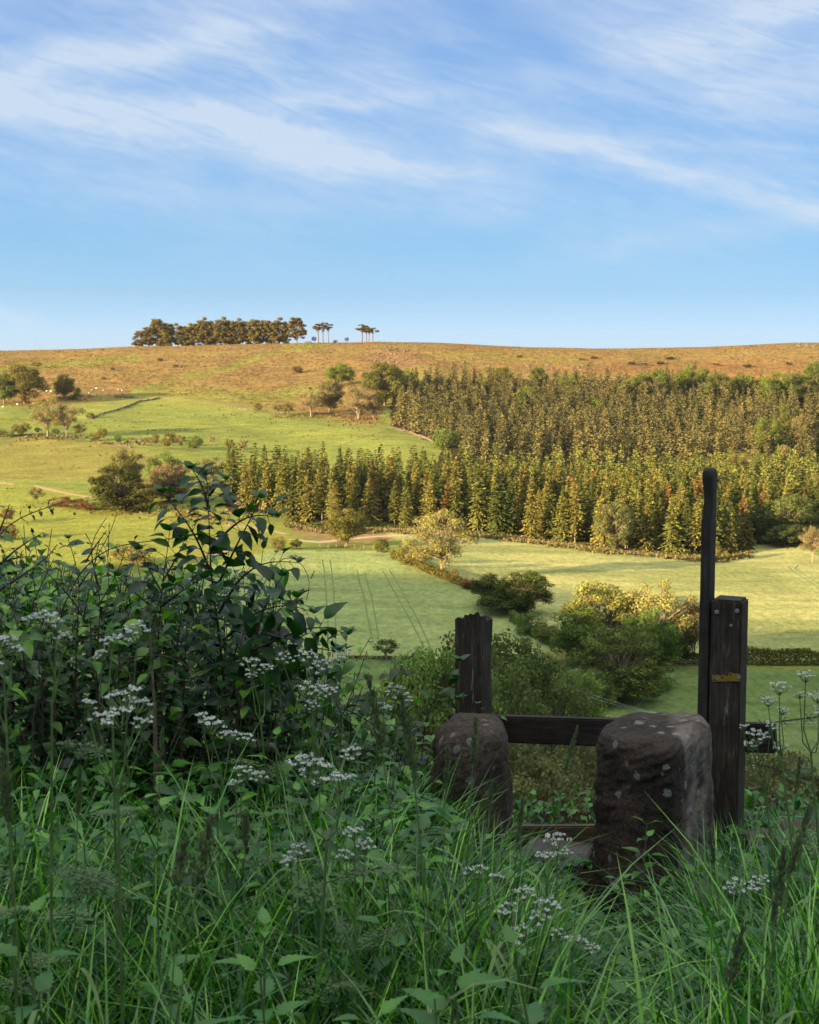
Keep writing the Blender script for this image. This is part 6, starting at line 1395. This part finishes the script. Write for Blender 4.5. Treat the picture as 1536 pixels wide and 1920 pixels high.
shoot('hawthorn', 'thin hawthorn twigs above the hedge between the edge and the second sapling', [[(180, 1250), (190, 1120), (170, 1060), (208, 1000), (220, 960)], [(185, 1100), (165, 1020), (200, 970)], [(188, 1130), (230, 1060), (235, 1030)]], 4.8, .028, rs, .004, .028, .3, dens=.6, tipleaf=False)
shoot('bramble', 'arching dark bramble stem over the hedge with small leaves', [[(100, 1180), (150, 1070), (200, 1028), (250, 1018), (322, 1010)], [(160, 1055), (180, 1020), (200, 995)]], 4.6, .035, rs, .0055, .035, .2, dens=.5, tipleaf=False)
shoot('dead_twigs', 'bare grey forked twigs standing above the hedge', [[(190, 1200), (205, 1100), (203, 1040), (195, 1005), (170, 1035)], [(203, 1040), (205, 980)], [(160, 1000), (172, 1020)]], 4.7, .03, rs, .0035, .03, leafless=True, tw_mat=M_DEAD, cat='dead twigs')
shoot('dead_twigs', 'bare drooping twig curling right of the tallest sapling', [[(450, 1200), (490, 1100), (530, 1038), (560, 1045), (583, 1080), (583, 1108), (575, 1125)], [(583, 1085), (590, 1070)]], 4.8, .03, rs, .003, .03, leafless=True, tw_mat=M_DEAD, cat='dead twigs')
shoot('dead_stake', 'short upright dead stake in the middle of the hedge', [[(290, 1320), (283, 1230), (281, 1150), (283, 1108)]], 4.5, .03, rs, .017, .03, leafless=True, tw_mat=M_DEAD, cat='stake')
shoot('bramble', 'glossy bramble spray beside the broken post', [[(790, 1420), (800, 1340), (825, 1290), (852, 1270)], [(800, 1340), (770, 1310), (760, 1330)], [(815, 1310), (845, 1300), (862, 1312)], [(830, 1285), (850, 1245), (862, 1240)]], 5.4, .085, rs, .004, .06, .25, dens=.8)
shoot('bramble', 'low bramble leaves right of the hedge tip', [[(600, 1420), (640, 1330), (680, 1290), (720, 1330)], [(640, 1340), (620, 1290), (600, 1270)], [(650, 1330), (690, 1350), (730, 1380)], [(630, 1360), (590, 1340), (560, 1350)]], 4.6, .07, rs, .004, .045, .25)
shoot('bramble', 'tangled brown bramble stems in the dark of the hedge', [[(60, 1350), (90, 1230), (150, 1190), (220, 1230), (290, 1350)], [(220, 1235), (320, 1225), (400, 1290), (440, 1350)], [(320, 1400), (350, 1330), (430, 1300)], [(500, 1400), (545, 1300), (560, 1250)]], 4.35, .04, rs, .004, .05, .2, dens=.25, tipleaf=False)
# short leafy spray seen behind the left stone and at the rail
shoot('bramble', 'small leafy spray at the foot of the broken post', [[(915, 1420), (925, 1350), (935, 1330), (945, 1300)], [(925, 1350), (905, 1335), (895, 1320)]], 5.35, .035, rs, .002, .03, .5)
# plants in the hollow and the fringe of leaves hanging over the bank behind the stile
bk = G(); n = 900; y = rs.uniform(6.2, 8.0, n); x = rs.uniform(-.1, .42, n) * y; z = H(x, y) + rs.uniform(0, .14, n)
scatter(bk, L_SM, frames(rs.normal(size=(n, 3)), np.array((0, -.3, 1.)) + rs.normal(size=(n, 3)) * .4), np.stack([x, y, z], 1), rs.uniform(.03, .06, n), rs.uniform(.1, .7, n))
tag(bk.build('bank_weeds', M_NET, smooth=True), 'weeds on the bank dropping away behind the stile', 'weeds', kind='stuff')

# ------------------------------------------------------------ tussocks of the moor, rough growth along the wood
def tufts(name, pts, hh, ww, col, label, fn=M_FOL, seed=4):
    rs = np.random.default_rng(seed); n = len(pts); g = G()
    for q in range(3):
        nr = rs.normal(size=(n, 3)) * (1, 1, .4); ax = np.array((0, 0, 1.)) + rs.normal(size=(n, 3)) * .5; h_ = rs.uniform(*hh, n)
        V, F = cards(pts + np.stack([rs.normal(size=n) * .2, rs.normal(size=n) * .2, h_ * .4], 1), ax, unit(nr), h_, rs.uniform(*ww, n)); g.add(V, F, np.repeat(np.clip(.5 + rs.normal(size=n) * .28, 0, 1), 4))
    tag(g.build(name, fn, color=col), label, 'rough grass', kind='stuff')
rs = np.random.default_rng(91)
def scat(n, yr, ar, test):
    y = rs.uniform(*yr, n); x = rs.uniform(*ar, n) * y; z = H(x, y); u, v = proj(x, y, z); k = test(u, v, x, y); return np.stack([x, y, z], 1)[k]
me_ = [0, 120, 230, 260, 330, 420, 560, 700, 760, 1000, 2400]; mv_ = [752, 758, 742, 735, 742, 752, 772, 795, 700, 700, 700]
moorp = scat(26000, (690, 1000), (-.34, .36), lambda u, v, x, y: (v < np.interp(u, me_, mv_)) & (fbm(x / 20, y / 14, 93, 3) > -.25))
tufts('moor_grass', moorp[::2], (.35, .8), (.3, .7), (0.235, 0.165, 0.07), 'straw coloured tussocks over the moor')
tufts('heather', moorp[1::3], (.3, .7), (.4, .9), (0.13, 0.088, 0.04), 'dark heather tufts over the moor', seed=5)
ps = scat(9000, (380, 800), (-.34, .02), lambda u, v, x, y: (v > np.interp(u, me_, mv_)) & (v > 760) & (fbm(x / 12, y / 7, 95, 3) > .28) & ((u < 420) | (v < 830)) & (v < 960))
tufts('sedge', ps, (.25, .6), (.3, .8), (0.085, 0.10, 0.03), 'dark sedge clumps over the left pastures', seed=6)
tt_ = rs.uniform(0, 1, 4200); uu_ = 540 + tt_ * 860; vv_ = np.interp(uu_, fe_u, fe_v) + rs.normal(size=4200) * 2.5 + 2; P_b = np.array([hit(a_, b_) for a_, b_ in zip(uu_[::4], vv_[::4])]); P_b = np.concatenate([P_b + np.column_stack([rs.normal(size=(len(P_b), 2)) * (1.2, .8), np.zeros(len(P_b))]) for _ in range(4)]); P_b[:, 2] = H(P_b[:, 0], P_b[:, 1])
tufts('bracken', P_b, (.4, 1.1), (.4, 1.0), (0.14, 0.13, 0.045), 'rusty bracken and brambles along the foot of the plantation', seed=7)
for u_, v_, n_, sx, sy in [(300, 960, 90, 60, 6), (380, 975, 70, 40, 8), (60, 822, 80, 60, 2.5), (240, 832, 60, 50, 3), (600, 782, 80, 70, 4), (690, 792, 60, 40, 4), (450, 905, 60, 30, 10)]:
    pp = np.array([hit(u_ + rs.normal() * sx, v_ + rs.normal() * sy) for _ in range(n_)]); tufts('bracken', pp, (.5, 1.4), (.5, 1.3), (0.18, 0.13, 0.055), 'brown bracken patch on the left hillside', seed=int(u_))

# ------------------------------------------------------------ the evening air over the valley
HZ = 0.00002
g = G(); g.add(*box_V((0, 0, -30), (9000, 9000, 330))); m, nt, N, L = mat('evening_air'); out = N.new('ShaderNodeOutputMaterial')
pv = N.new('ShaderNodeVolumePrincipled'); pv.inputs['Color'].default_value = (0.78, 0.87, 1.0, 1); pv.inputs['Density'].default_value = HZ; pv.inputs['Anisotropy'].default_value = 0.2
L.new(pv.outputs[0], out.inputs['Volume']); hz_ = g.build('haze', m); tag(hz_, kind='stuff')
